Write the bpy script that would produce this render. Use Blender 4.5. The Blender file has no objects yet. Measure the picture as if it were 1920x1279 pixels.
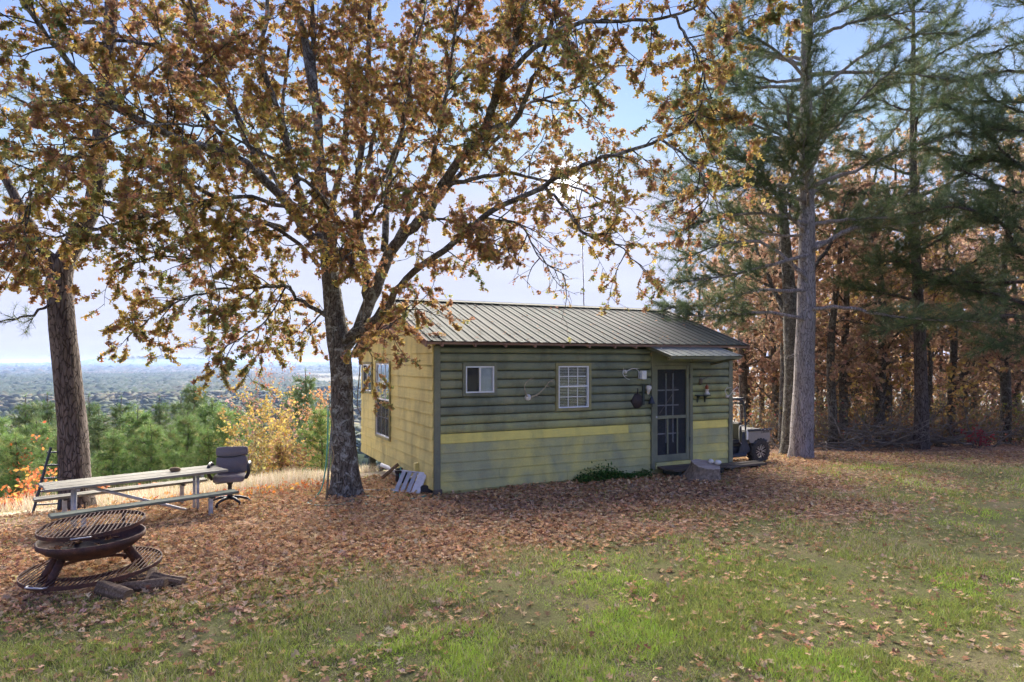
import bpy, math, random
import numpy as np
from mathutils import Vector, Matrix, noise as mnoise

R_ = math.radians
sc = bpy.context.scene
COL = sc.collection
rng = np.random.default_rng(7)
random.seed(7)

# ------------------------------------------------------------------ camera, sky, sun, exposure
F, EYE, HOR = 1215.0, 2.40, 677.0            # focal length in photo pixels, eye height, horizon row
cam_d = bpy.data.cameras.new('camera'); cam = bpy.data.objects.new('camera', cam_d); COL.objects.link(cam)
cam.location = (0, 0, EYE); cam.rotation_euler = (R_(90), 0, 0)
cam_d.sensor_width = 36; cam_d.lens = 36 * F / 1920
cam_d.shift_y = (HOR - 639.5) / 1920
cam_d.clip_start = 0.1; cam_d.clip_end = 60000
sc.camera = cam

SUN_AZ, SUN_EL = 4.5, 15.5                   # degrees right of the view axis / above the horizon
sd = Vector((math.sin(R_(SUN_AZ)) * math.cos(R_(SUN_EL)), math.cos(R_(SUN_AZ)) * math.cos(R_(SUN_EL)), math.sin(R_(SUN_EL))))
world = bpy.data.worlds.new('World'); sc.world = world; world.use_nodes = True
wn, wl = world.node_tree.nodes, world.node_tree.links
bg = wn['Background']
sky = wn.new('ShaderNodeTexSky'); sky.sky_type = 'NISHITA'; sky.sun_disc = False
sky.sun_elevation = R_(SUN_EL); sky.sun_rotation = R_(SUN_AZ)
sky.altitude = 150; sky.air_density = 1.0; sky.dust_density = 0.0; sky.ozone_density = 2.0
def wnode(t, **kw):
    n = wn.new(t)
    for k, v in kw.items(): setattr(n, k, v)
    return n
def wmath(op, a, b=None, clamp=False):
    n = wnode('ShaderNodeMath', operation=op, use_clamp=clamp)
    for i, v in enumerate((a, b)):
        if v is None: continue
        if isinstance(v, (int, float)): n.inputs[i].default_value = v
        else: wl.new(v, n.inputs[i])
    return n.outputs[0]
tc = wnode('ShaderNodeTexCoord')
sep = wnode('ShaderNodeSeparateXYZ'); wl.new(tc.outputs['Generated'], sep.inputs[0])
up = wmath('MAXIMUM', sep.outputs['Z'], 0.02)
den = wmath('ADD', up, 0.12)
cx = wmath('DIVIDE', sep.outputs['X'], den); cy = wmath('DIVIDE', sep.outputs['Y'], den)
cmb = wnode('ShaderNodeCombineXYZ'); wl.new(cx, cmb.inputs[0]); wl.new(wmath('MULTIPLY', cy, 2.2), cmb.inputs[1])
nz = wnode('ShaderNodeTexNoise'); nz.inputs['Scale'].default_value = 0.9; nz.inputs['Detail'].default_value = 5
nz.inputs['Roughness'].default_value = 0.58; nz.inputs['Distortion'].default_value = 0.5
wl.new(cmb.outputs[0], nz.inputs['Vector'])
cr = wnode('ShaderNodeMapRange'); cr.inputs['From Min'].default_value = 0.42; cr.inputs['From Max'].default_value = 0.78
wl.new(nz.outputs['Fac'], cr.inputs['Value'])
low = wnode('ShaderNodeMapRange'); low.interpolation_type = 'SMOOTHSTEP'           # thin veil gathers towards the horizon
low.inputs['From Min'].default_value = 0.36; low.inputs['From Max'].default_value = 0.02
low.inputs['To Min'].default_value = 0.16; low.inputs['To Max'].default_value = 0.85
wl.new(sep.outputs['Z'], low.inputs['Value'])
cloud = wmath('ADD', wmath('MULTIPLY', cr.outputs[0], low.outputs[0]), wmath('MULTIPLY', low.outputs[0], 0.42), clamp=True)
mixc = wnode('ShaderNodeMix', data_type='RGBA'); wl.new(cloud, mixc.inputs[0])
skb = wnode('ShaderNodeMix', data_type='RGBA', blend_type='MULTIPLY'); skb.inputs[0].default_value = 1
wl.new(sky.outputs[0], skb.inputs[6]); skb.inputs[7].default_value = (.58, .50, .95, 1)
cap = wnode('ShaderNodeMix', data_type='RGBA', blend_type='DARKEN'); cap.inputs[0].default_value = 1      # the cloud veil evens out the glare
wl.new(skb.outputs[2], cap.inputs[6]); cap.inputs[7].default_value = (1.78, 1.9, 2.75, 1)
wl.new(cap.outputs[2], mixc.inputs[6]); mixc.inputs[7].default_value = (1.98, 2.12, 2.5, 1)
# the sun seen through the veil: a small aureole where it stands
dot = wnode('ShaderNodeVectorMath', operation='DOT_PRODUCT'); wl.new(tc.outputs['Generated'], dot.inputs[0]); dot.inputs[1].default_value = sd
g1 = wmath('MULTIPLY', wmath('POWER', wmath('MAXIMUM', dot.outputs['Value'], 0), 5000), 8.0)
g2 = wmath('MULTIPLY', wmath('POWER', wmath('MAXIMUM', dot.outputs['Value'], 0), 140), 0.2)
addg = wnode('ShaderNodeMix', data_type='RGBA', blend_type='ADD'); addg.inputs[0].default_value = 1
gl = wnode('ShaderNodeCombineXYZ'); gs = wmath('ADD', g1, g2)
wl.new(gs, gl.inputs[0]); wl.new(wmath('MULTIPLY', gs, .96), gl.inputs[1]); wl.new(wmath('MULTIPLY', gs, .86), gl.inputs[2])
wl.new(mixc.outputs[2], addg.inputs[6]); wl.new(gl.outputs[0], addg.inputs[7])
wl.new(addg.outputs[2], bg.inputs['Color'])
bg.inputs['Strength'].default_value = 0.055

sun_d = bpy.data.lights.new('sun', 'SUN'); sun_d.energy = 3.9; sun_d.angle = R_(80); sun_d.color = (1.0, 0.91, 0.78)
sun = bpy.data.objects.new('sun', sun_d); COL.objects.link(sun)
sun.rotation_euler = sd.to_track_quat('Z', 'Y').to_euler(); sun.location = sd * 60

vs = sc.view_settings
vs.view_transform = 'Standard'; vs.look = 'None'; vs.exposure = 2.95; vs.gamma = 1; vs.use_curve_mapping = False
sc.cycles.use_denoising = True; sc.cycles.use_adaptive_sampling = True; sc.cycles.adaptive_threshold = 0.025
world.cycles.sampling_method = 'MANUAL'; world.cycles.sample_map_resolution = 512
sc.cycles.max_bounces = 5; sc.cycles.diffuse_bounces = 3; sc.cycles.glossy_bounces = 2
sc.cycles.transmission_bounces = 3; sc.cycles.transparent_max_bounces = 10; sc.cycles.volume_bounces = 0
sc.cycles.sample_clamp_indirect = 6

# ------------------------------------------------------------------ helpers
def S(r, g, b):
    f = lambda c: ((c / 255 + .055) / 1.055) ** 2.4 if c > 10 else c / 255 / 12.92
    return (f(r), f(g), f(b), 1)
def at(px, py, D):
    return Vector(((px - 960) / F * D, D, EYE - (py - HOR) / F * D))
def smooth01(x, a, b):
    t = np.clip((x - a) / (b - a), 0, 1); return t * t * (3 - 2 * t)
def vnoise(x, y, s, seed=0):
    """cheap smooth noise on arrays, 0..1"""
    x = np.asarray(x, float) * s + seed * 17.3; y = np.asarray(y, float) * s + seed * 9.1
    xi, yi = np.floor(x).astype(np.int64), np.floor(y).astype(np.int64)
    fx, fy = x - xi, y - yi; fx = fx * fx * (3 - 2 * fx); fy = fy * fy * (3 - 2 * fy)
    def h(a, b):
        n = (a * 374761393 + b * 668265263 + seed * 974711) & 0x7fffffff
        n = ((n ^ (n >> 13)) * 1274126177) & 0x7fffffff
        return ((n ^ (n >> 16)) & 0xffff) / 65535.0
    return (h(xi, yi) * (1 - fx) + h(xi + 1, yi) * fx) * (1 - fy) + (h(xi, yi + 1) * (1 - fx) + h(xi + 1, yi + 1) * fx) * fy
def fbm(x, y, s, seed=0, o=4):
    t = 0; a = .5
    for i in range(o):
        t = t + a * vnoise(x, y, s * 2 ** i, seed + i); a *= .5
    return t / (1 - .5 ** o)

def gz(x, y):
    """height of the yard: flat by the cabin, falling away behind and to the west"""
    x = np.asarray(x, float); y = np.asarray(y, float)
    p = -.6 * x + .8 * y
    q = np.maximum(p - 12.2, 0)
    z = -.022 * np.maximum(p - 8, 0) - np.where(q < 6, .026 * q * q, .936 + .312 * (q - 6))
    z = z - .055 * np.maximum(y - 14, 0) * smooth01(x, 2, 5)
    r = np.hypot(x, y)
    z = z + (fbm(x, y, .35, 3) - .5) * .10 * smooth01(r, 2, 7)
    floor = -72 + (fbm(x, y, .0011, 11) - .5) * 26 + smooth01(r, 8500, 14000) * (18 + 60 * np.maximum(fbm(x, y, .00025, 21) - .5, 0))
    floor = floor + 105 * np.exp(-((x + 6500) ** 2 + (y - 11300) ** 2) / 900. ** 2) + 40 * np.exp(-((x + 5200) ** 2 + (y - 12200) ** 2) / 1500. ** 2)
    # soft foot of the hill
    k = 9.0
    z = np.where(z > floor + 40, z, np.where(z < floor - 40, floor, np.logaddexp(z / k, floor / k) * k))
    return z
def ground(px, D, dz=0):
    x = (px - 960) / F * D
    return Vector((x, D, float(gz(x, D)) + dz))

def tag(o, label, cat=None, group=None, kind=None):
    if label: o['label'] = label
    if cat: o['category'] = cat
    if group: o['group'] = group
    if kind: o['kind'] = kind
    return o
def empty(name, loc=(0, 0, 0), rz=0, label=None, cat=None, group=None, rot=None):
    o = bpy.data.objects.new(name, None); COL.objects.link(o); o.location = loc
    o.rotation_euler = rot if rot else (0, 0, rz); o.empty_display_size = .1
    return tag(o, label, cat, group)
def link(name, me, mat=None, parent=None, loc=None, rot=None):
    o = bpy.data.objects.new(name, me); COL.objects.link(o)
    if mat and not me.materials: me.materials.append(mat)
    if parent: o.parent = parent
    if loc is not None: o.location = loc
    if rot is not None: o.rotation_euler = rot
    return o

class MB:
    def __init__(s): s.v = []; s.f = []
    def add(s, vs_, fs):
        b = len(s.v); s.v += [tuple(v) for v in vs_]; s.f += [tuple(i + b for i in f) for f in fs]; return s
    def box(s, c, d, ch=0.0, M=None):
        hx, hy, hz = d[0] / 2, d[1] / 2, d[2] / 2; c = Vector(c)
        T = (lambda v: c + (M @ Vector(v) if M else Vector(v)))
        if ch <= 0:
            vs_ = [T((sx * hx, sy * hy, sz * hz)) for sx in (-1, 1) for sy in (-1, 1) for sz in (-1, 1)]
            return s.add(vs_, [(0, 1, 3, 2), (4, 6, 7, 5), (0, 4, 5, 1), (2, 3, 7, 6), (0, 2, 6, 4), (1, 5, 7, 3)])
        ch = min(ch, hx * .9, hy * .9, hz * .9); vs_ = []; idx = {}
        for sx in (-1, 1):
            for sy in (-1, 1):
                for sz in (-1, 1):
                    for a in range(3):
                        e = [hx - ch, hy - ch, hz - ch]; e[a] += ch
                        idx[(sx, sy, sz, a)] = len(vs_); vs_.append(T((sx * e[0], sy * e[1], sz * e[2])))
        fs = []
        for a in range(3):
            b, g = (a + 1) % 3, (a + 2) % 3
            for s1 in (-1, 1):
                q = []
                for (t1, t2) in ((-1, -1), (1, -1), (1, 1), (-1, 1)):
                    k = [0, 0, 0]; k[a] = s1; k[b] = t1; k[g] = t2; q.append(idx[(*k, a)])
                fs.append(q if s1 > 0 else q[::-1])
            for t1 in (-1, 1):
                for t2 in (-1, 1):
                    k0 = [0, 0, 0]; k1 = [0, 0, 0]
                    k0[a] = -1; k1[a] = 1; k0[b] = k1[b] = t1; k0[g] = k1[g] = t2
                    q = [idx[(*k0, b)], idx[(*k1, b)], idx[(*k1, g)], idx[(*k0, g)]]
                    fs.append(q if t1 * t2 < 0 else q[::-1])
        for sx in (-1, 1):
            for sy in (-1, 1):
                for sz in (-1, 1):
                    q = [idx[(sx, sy, sz, a)] for a in range(3)]
                    fs.append(q if sx * sy * sz > 0 else q[::-1])
        return s.add(vs_, fs)
    def beam(s, p0, p1, w, h, ch=0.0, upv=(0, 0, 1)):
        p0, p1 = Vector(p0), Vector(p1); x = (p1 - p0); L = x.length; x.normalize()
        u = Vector(upv); y = u.cross(x)
        if y.length < 1e-4: y = Vector((0, 1, 0)).cross(x)
        y.normalize(); z = x.cross(y)
        M = Matrix((x, y, z)).transposed()
        return s.box((p0 + p1) / 2, (L, w, h), ch, M)
    def tube(s, pts, rad, n=8, cap=True, closed=False):
        pts = [Vector(p) for p in pts]; m = len(pts)
        if isinstance(rad, (int, float)): rad = [rad] * m
        t0 = (pts[1] - pts[0]).normalized(); ref = Vector((0, 0, 1)) if abs(t0.z) < .9 else Vector((1, 0, 0))
        u = t0.cross(ref).normalized(); b = len(s.v)
        for i in range(m):
            if closed: t = pts[(i + 1) % m] - pts[i - 1]
            else: t = pts[min(i + 1, m - 1)] - pts[max(i - 1, 0)]
            if t.length < 1e-9: t = t0.copy()
            t.normalize(); u = (u - t * u.dot(t))
            if u.length < 1e-6: u = t.orthogonal()
            u.normalize(); w = t.cross(u)
            for k in range(n):
                a = 2 * math.pi * k / n
                s.v.append(tuple(pts[i] + (u * math.cos(a) + w * math.sin(a)) * rad[i]))
        for i in range(m if closed else m - 1):
            j = (i + 1) % m
            for k in range(n):
                k2 = (k + 1) % n
                s.f.append((b + i * n + k, b + i * n + k2, b + j * n + k2, b + j * n + k))
        if cap and not closed:
            s.f.append(tuple(b + k for k in range(n))[::-1]); s.f.append(tuple(b + (m - 1) * n + k for k in range(n)))
        return s
    def lathe(s, prof, n=24, c=(0, 0, 0)):
        b = len(s.v); m = len(prof)
        for r, z in prof:
            for k in range(n):
                a = 2 * math.pi * k / n; s.v.append((c[0] + r * math.cos(a), c[1] + r * math.sin(a), c[2] + z))
        for i in range(m - 1):
            for k in range(n):
                k2 = (k + 1) % n; s.f.append((b + i * n + k, b + i * n + k2, b + (i + 1) * n + k2, b + (i + 1) * n + k))
        return s
    def prism(s, poly, d):
        """poly: list of 3D points of one face, d: extrusion vector"""
        n = len(poly); d = Vector(d); P = [Vector(p) for p in poly]
        fs = [tuple(range(n))[::-1], tuple(range(n, 2 * n))] + [(i, (i + 1) % n, n + (i + 1) % n, n + i) for i in range(n)]
        return s.add(P + [p + d for p in P], fs)
    def mesh(s, name='mesh', smooth=False):
        me = bpy.data.meshes.new(name); me.from_pydata(s.v, [], s.f); me.update()
        if smooth: me.polygons.foreach_set('use_smooth', [True] * len(me.polygons))
        return me
    def build(s, name, mat, parent=None, smooth=False, loc=None, rot=None):
        return link(name, s.mesh(name, smooth), mat, parent, loc, rot)

def np_mesh(name, verts, tris, cols=None, smooth=False):
    me = bpy.data.meshes.new(name)
    verts = np.ascontiguousarray(verts, np.float32); tris = np.ascontiguousarray(tris, np.int32)
    k = tris.shape[1]
    me.vertices.add(len(verts)); me.vertices.foreach_set('co', verts.ravel())
    me.loops.add(tris.size); me.loops.foreach_set('vertex_index', tris.ravel())
    me.polygons.add(len(tris)); me.polygons.foreach_set('loop_start', np.arange(0, tris.size, k, dtype=np.int32))
    try: me.polygons.foreach_set('loop_total', np.full(len(tris), k, np.int32))
    except Exception: pass
    if smooth: me.polygons.foreach_set('use_smooth', np.ones(len(tris), bool))
    if cols is not None:
        a = me.color_attributes.new('col', 'FLOAT_COLOR', 'POINT')
        a.data.foreach_set('color', np.ascontiguousarray(cols, np.float32).ravel())
    me.update(calc_edges=True); me.validate()
    return me

# ------------------------------------------------------------------ materials
MATS = {}
class NT:
    def __init__(s, name):
        s.m = bpy.data.materials.new(name); s.m.use_nodes = True
        s.n, s.l = s.m.node_tree.nodes, s.m.node_tree.links
        s.p = s.n['Principled BSDF']; s.out = s.n['Material Output']; s._tc = None
        MATS[name] = s.m
    def new(s, t, **kw):
        n = s.n.new(t)
        for k, v in kw.items(): setattr(n, k, v)
        return n
    def coord(s, which='Object', scale=(1, 1, 1)):
        if s._tc is None: s._tc = s.new('ShaderNodeTexCoord')
        if which == 'World': src = s.new('ShaderNodeNewGeometry').outputs['Position']
        else: src = s._tc.outputs[which]
        mp = s.new('ShaderNodeMapping'); mp.inputs['Scale'].default_value = scale; s.l.new(src, mp.inputs[0]); return mp.outputs[0]
    def noise(s, vec, scale, detail=4, rough=.55, dist=0):
        n = s.new('ShaderNodeTexNoise'); n.inputs['Scale'].default_value = scale; n.inputs['Detail'].default_value = detail
        n.inputs['Roughness'].default_value = rough; n.inputs['Distortion'].default_value = dist
        s.l.new(vec, n.inputs['Vector']); return n.outputs['Fac']
    def ramp(s, fac, stops, interp='LINEAR'):
        r = s.new('ShaderNodeValToRGB'); r.color_ramp.interpolation = interp; e = r.color_ramp.elements
        while len(e) < len(stops): e.new(.5)
        for i, (p, c) in enumerate(stops): e[i].position = p; e[i].color = c if len(c) == 4 else (*c, 1)
        s.l.new(fac, r.inputs[0]); return r.outputs[0]
    def mix(s, fac, a, b, mode='MIX'):
        n = s.new('ShaderNodeMix', data_type='RGBA', blend_type=mode)
        for i, v in ((0, fac), (6, a), (7, b)):
            if isinstance(v, (int, float)): n.inputs[i].default_value = v
            elif isinstance(v, tuple): n.inputs[i].default_value = v
            else: s.l.new(v, n.inputs[i])
        return n.outputs[2]
    def math(s, op, a, b=0.0, clamp=False):
        n = s.new('ShaderNodeMath', operation=op, use_clamp=clamp)
        for i, v in enumerate((a, b)):
            if isinstance(v, (int, float)): n.inputs[i].default_value = v
            else: s.l.new(v, n.inputs[i])
        return n.outputs[0]
    def bump(s, h, strength=.5, dist=.01):
        n = s.new('ShaderNodeBump'); n.inputs['Strength'].default_value = strength; n.inputs['Distance'].default_value = dist
        s.l.new(h, n.inputs['Height']); s.l.new(n.outputs[0], s.p.inputs['Normal']); return n
    def base(s, c, rough=.8, metal=0, spec=.3):
        if isinstance(c, tuple): s.p.inputs['Base Color'].default_value = c
        else: s.l.new(c, s.p.inputs['Base Color'])
        s.p.inputs['Roughness'].default_value = rough; s.p.inputs['Metallic'].default_value = metal
        s.p.inputs['Specular IOR Level'].default_value = spec
        return s.m
B3 = lambda v: (v, v, v, 1)

def m_paint(name, c1, c2, dirt=(.06, .06, .045, 1), amt=.5, thr=.5, grain=60, seed=0.0):
    c1, c2 = (tuple(min(.8, x * 1.3) for x in c[:3]) + (1,) for c in (c1, c2))
    t = NT(name); w = t.coord('World'); wv = t.new('ShaderNodeVectorMath', operation='ADD'); t.l.new(w, wv.inputs[0]); wv.inputs[1].default_value = (seed, seed * 2, seed * .7)
    w = wv.outputs[0]
    n1 = t.noise(w, 1.3, 5, .6, .6); f = t.ramp(n1, [(thr - .13, B3(0)), (thr + .13, B3(1))])
    c = t.mix(f, c1, c2)
    st = t.noise(t.coord('World', (1, 1, .45)), 2.6, 6, .6)
    c = t.mix(t.math('MULTIPLY', t.ramp(st, [(.45, B3(0)), (.75, B3(1))]), amt), c, dirt)
    g = t.noise(t.coord('World', (.7, .7, 30)), 4.0, 5, .6)
    c = t.mix(t.math('MULTIPLY', t.ramp(g, [(.48, B3(0)), (.8, B3(1))]), .28), c, dirt)
    fine = t.noise(w, grain, 3)
    c = t.mix(.22, c, t.ramp(fine, [(.3, B3(.25)), (.7, B3(.75))]), 'OVERLAY')
    t.bump(t.math('ADD', g, t.math('MULTIPLY', fine, .4)), .35, .006)
    return t.base(c, .75, spec=.25)
m_paint('gable_paint', (.56, .465, .155, 1), (.50, .42, .15, 1), (.10, .085, .04, 1), .55, seed=3)
m_paint('log_dark', (.148, .166, .112, 1), (.205, .215, .130, 1), (.045, .05, .042, 1), .6, .55, seed=1)
m_paint('log_mid', (.21, .225, .13, 1), (.31, .305, .13, 1), (.06, .065, .045, 1), .55, .52, seed=2)
m_paint('yellow_paint', (.60, .51, .14, 1), (.47, .43, .15, 1), (.22, .22, .10, 1), .35, .6, seed=4)
m_paint('board_fade', (.285, .29, .160, 1), (.46, .415, .14, 1), (.13, .15, .11, 1), .4, .52, seed=5)
m_paint('board_yellow', (.50, .45, .15, 1), (.29, .31, .17, 1), (.15, .16, .10, 1), .35, .58, seed=6)
m_paint('trim_green', (.125, .135, .100, 1), (.17, .175, .115, 1), (.05, .055, .045, 1), .5, .5, seed=7)
m_paint('trim_olive', (.20, .19, .10, 1), (.26, .24, .11, 1), (.07, .06, .04, 1), .5, .5, seed=8)
m_paint('raw_brown', (.20, .12, .10, 1), (.26, .17, .14, 1), (.07, .05, .045, 1), .4, .5, seed=9)
m_paint('dark_timber', (.03, .04, .036, 1), (.05, .06, .05, 1), (.02, .02, .02, 1), .4, .5, seed=10)

def m_simple(name, c, rough=.6, metal=0, spec=.4, var=.25, scale=14, bump=0.0):
    t = NT(name); o = t.coord('Object')
    n = t.noise(o, scale, 5, .6)
    d = tuple(x * (1 - var) for x in c[:3]) + (1,); u = tuple(min(1, x * (1 + var)) for x in c[:3]) + (1,)
    col = t.ramp(n, [(.3, d), (.7, u)])
    if bump: t.bump(t.noise(o, scale * 4, 4), bump, .006)
    return t.base(col, rough, metal, spec)
m_simple('white_vinyl', (.72, .74, .76, 1), .4, var=.08)
m_simple('white_metal', (.62, .63, .66, 1), .45, var=.15)
m_simple('galvanised', (.40, .42, .46, 1), .55, .15, var=.2)
m_simple('black_plastic', (.022, .025, .032, 1), .45, var=.3)
m_simple('blue_black', (.035, .045, .065, 1), .5, var=.3)
m_simple('chair_fabric', (.175, .155, .16, 1), .9, var=.12, scale=60, bump=.3)
m_simple('tan_panel', (.27, .245, .215, 1), .45, var=.08)
m_simple('red_lens', (.45, .02, .03, 1), .25, var=.1)
m_simple('hose_green', (.10, .36, .27, 1), .45, var=.2)
m_simple('rope_tan', (.35, .28, .16, 1), .9, var=.3, scale=40)
m_simple('bone_white', (.66, .64, .60, 1), .6, var=.2, scale=30, bump=.2)
m_simple('antler_tan', (.36, .31, .22, 1), .6, var=.35, scale=20, bump=.2)
m_simple('antler_dark', (.13, .11, .085, 1), .6, var=.35, scale=20)
m_simple('cast_iron', (.035, .026, .026, 1), .65, var=.4, scale=20, bump=.3)
m_simple('dark_green_wood', (.045, .06, .05, 1), .7, var=.3)
m_simple('interior_dark', (.028, .030, .034, 1), .8, var=.3)
m_simple('blind_white', (.78, .77, .76, 1), .6, var=.05)
m_simple('panel_pale_blue', (.52, .58, .66, 1), .9, var=.15, scale=5)
m_simple('tyre_rubber', (.05, .046, .042, 1), .85, var=.5, scale=9, bump=.4)
m_simple('rim_alloy', (.05, .05, .055, 1), .35, .6, var=.3)
m_simple('rim_bright', (.45, .45, .46, 1), .35, .7, var=.1)
m_simple('red_brown', (.33, .09, .045, 1), .5, var=.3)
m_simple('pvc_pipe', (.72, .70, .66, 1), .4, var=.1)
m_simple('stump_bark', (.21, .165, .125, 1), .95, var=.55, scale=16, bump=.8)
m_simple('stone_white', (.60, .59, .55, 1), .85, var=.25, scale=12, bump=.4)
m_simple('plate_cream', (.36, .34, .29, 1), .5, var=.1)
m_simple('print_dark', (.05, .05, .05, 1), .7, var=.1)

def m_rust():
    t = NT('rusty_steel'); o = t.coord('Object')
    n = t.noise(o, 5, 8, .7, .4); f = t.noise(o, 60, 4)
    c = t.ramp(n, [(.28, (.035, .025, .026, 1)), (.48, (.085, .042, .032, 1)), (.66, (.16, .068, .04, 1)), (.8, (.12, .10, .11, 1))])
    c = t.mix(.35, c, t.ramp(f, [(.3, B3(.2)), (.7, B3(.8))]), 'OVERLAY'); t.bump(f, .5, .004)
    t.base(c, .75, .15)
m_rust()
def m_wood(name, c1, c2, c3, along='x', rough=.85):
    t = NT(name); sc_ = {'x': (.6, 14, 14), 'y': (14, .6, 14), 'z': (14, 14, .6)}[along]
    g = t.noise(t.coord('Object', sc_), 3.5, 7, .65, .5); b = t.noise(t.coord('Object'), 2.2, 4)
    c = t.ramp(g, [(.3, c1), (.52, c2), (.72, c3)])
    c = t.mix(t.math('MULTIPLY', t.ramp(b, [(.4, B3(0)), (.7, B3(1))]), .4), c, tuple(x * .5 for x in c1[:3]) + (1,))
    t.bump(g, .6, .006); return t.base(c, rough, spec=.2)
m_wood('grey_wood', (.10, .095, .075, 1), (.26, .25, .205, 1), (.38, .37, .31, 1))
m_wood('green_wood', (.06, .075, .06, 1), (.15, .175, .14, 1), (.25, .27, .22, 1))
m_wood('log_wood', (.075, .048, .030, 1), (.20, .135, .08, 1), (.36, .26, .17, 1))
m_wood('deck_wood', (.05, .045, .035, 1), (.12, .10, .08, 1), (.22, .19, .16, 1))
m_wood('stump_top', (.24, .185, .14, 1), (.46, .38, .30, 1), (.62, .54, .45, 1))

def m_roof(name, c1, c2, c3):
    t = NT(name); w = t.coord('World')
    n = t.noise(w, .55, 5, .6, .8); st = t.noise(t.coord('Object', (9, .5, 1)), 2.4, 6, .65); f = t.noise(w, 40, 3)
    c = t.ramp(n, [(.35, c1), (.62, c2)])
    c = t.mix(t.math('MULTIPLY', t.ramp(st, [(.42, B3(0)), (.72, B3(1))]), .75), c, c3)
    c = t.mix(.2, c, t.ramp(f, [(.3, B3(.3)), (.7, B3(.7))]), 'OVERLAY'); t.bump(f, .15, .003)
    t.base(c, .72, 0, .3)
m_roof('roof_metal', (.044, .064, .048, 1), (.053, .060, .046, 1), (.027, .026, .021, 1))
m_roof('awning_metal', (.22, .25, .20, 1), (.26, .27, .22, 1), (.15, .155, .125, 1))

def m_glass(name, tint, refl):
    t = NT(name); t.n.remove(t.p)
    tr = t.new('ShaderNodeBsdfTransparent'); tr.inputs[0].default_value = tint
    gl_ = t.new('ShaderNodeBsdfGlossy'); gl_.inputs['Roughness'].default_value = .02; gl_.inputs[0].default_value = (.9, .95, 1, 1)
    fr = t.new('ShaderNodeFresnel'); fr.inputs[0].default_value = 1.5
    f = t.math('ADD', fr.outputs[0], refl, clamp=True)
    mx = t.new('ShaderNodeMixShader'); t.l.new(f, mx.inputs[0]); t.l.new(tr.outputs[0], mx.inputs[1]); t.l.new(gl_.outputs[0], mx.inputs[2])
    t.l.new(mx.outputs[0], t.out.inputs[0])
m_glass('window_glass', (.88, .91, .94, 1), .02)
m_glass('mirror_glass', (.5, .55, .6, 1), .42)
def m_screen(name, c, a):
    t = NT(name); t.base(c, .8)
    tr = t.new('ShaderNodeBsdfTransparent'); mx = t.new('ShaderNodeMixShader'); mx.inputs[0].default_value = a
    t.l.new(tr.outputs[0], mx.inputs[1]); t.l.new(t.p.outputs[0], mx.inputs[2]); t.l.new(mx.outputs[0], t.out.inputs[0])
m_screen('screen_mesh', (.05, .056, .062, 1), .34)

def m_bark(name, dark, mid, light, sx=9, sz=2.2, lichen=None, strength=1.0, dist=.03):
    t = NT(name); o = t.coord('World', (1, 1, sz / sx)); 
    nn = t.noise(o, 3, 4, .6)
    off = t.new('ShaderNodeVectorMath', operation='ADD'); t.l.new(o, off.inputs[0])
    cs = t.new('ShaderNodeVectorMath', operation='SCALE'); t.l.new(t.noise_col(o, 6), cs.inputs[0]); cs.inputs['Scale'].default_value = .22
    t.l.new(cs.outputs[0], off.inputs[1])
    v = t.new('ShaderNodeTexVoronoi', feature='DISTANCE_TO_EDGE'); v.inputs['Scale'].default_value = sx * 1.6
    t.l.new(off.outputs[0], v.inputs['Vector'])
    fine = t.noise(o, 45, 5, .65)
    h = t.math('ADD', t.math('MULTIPLY', t.ramp(v.outputs['Distance'], [(.0, B3(0)), (.11, B3(1))]), t.ramp(t.noise(o, 9, 4, .6), [(.25, B3(.35)), (.6, B3(1))])), t.math('MULTIPLY', fine, .7))
    h = t.math('MULTIPLY', h, .68)
    c = t.ramp(h, [(.22, dark), (.62, mid), (1.0, light)])
    c = t.mix(t.math('MULTIPLY', nn, .35), c, dark)
    if lichen:
        ln_ = t.noise(t.coord('World'), 7, 6, .7, .7)
        c = t.mix(t.ramp(ln_, [(.52, B3(0)), (.62, B3(.85))]), c, lichen)
    t.bump(h, strength, dist); t.base(c, .92, spec=.15)
def _nc(s, vec, scale):
    n = s.new('ShaderNodeTexNoise'); n.inputs['Scale'].default_value = scale; s.l.new(vec, n.inputs['Vector']); return n.outputs['Color']
NT.noise_col = _nc
m_bark('oak_bark', (.037, .033, .027, 1), (.131, .119, .103, 1), (.237, .225, .200, 1), 13, 4.5, (.40, .43, .41, 1))
m_bark('oak_limb', (.027, .024, .021, 1), (.075, .065, .057, 1), (.138, .125, .112, 1), 14, 5)
m_bark('pine_bark_brown', (.035, .028, .026, 1), (.115, .095, .085, 1), (.20, .17, .155, 1), 11, 3.2)
m_bark('pine_bark_grey', (.106, .094, .092, 1), (.312, .281, .281, 1), (.475, .438, .450, 1), 15, 3.4)
m_bark('wood_bark', (.037, .033, .027, 1), (.106, .094, .077, 1), (.188, .169, .144, 1), 10, 4, (.250, .250, .213, 1))
m_bark('lichen_bark', (.04, .036, .032, 1), (.13, .118, .10, 1), (.20, .19, .165, 1), 9, 6, (.26, .26, .23, 1))
m_simple('twig_grey', (.17, .15, .13, 1), .9, var=.4, scale=6)

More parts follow.
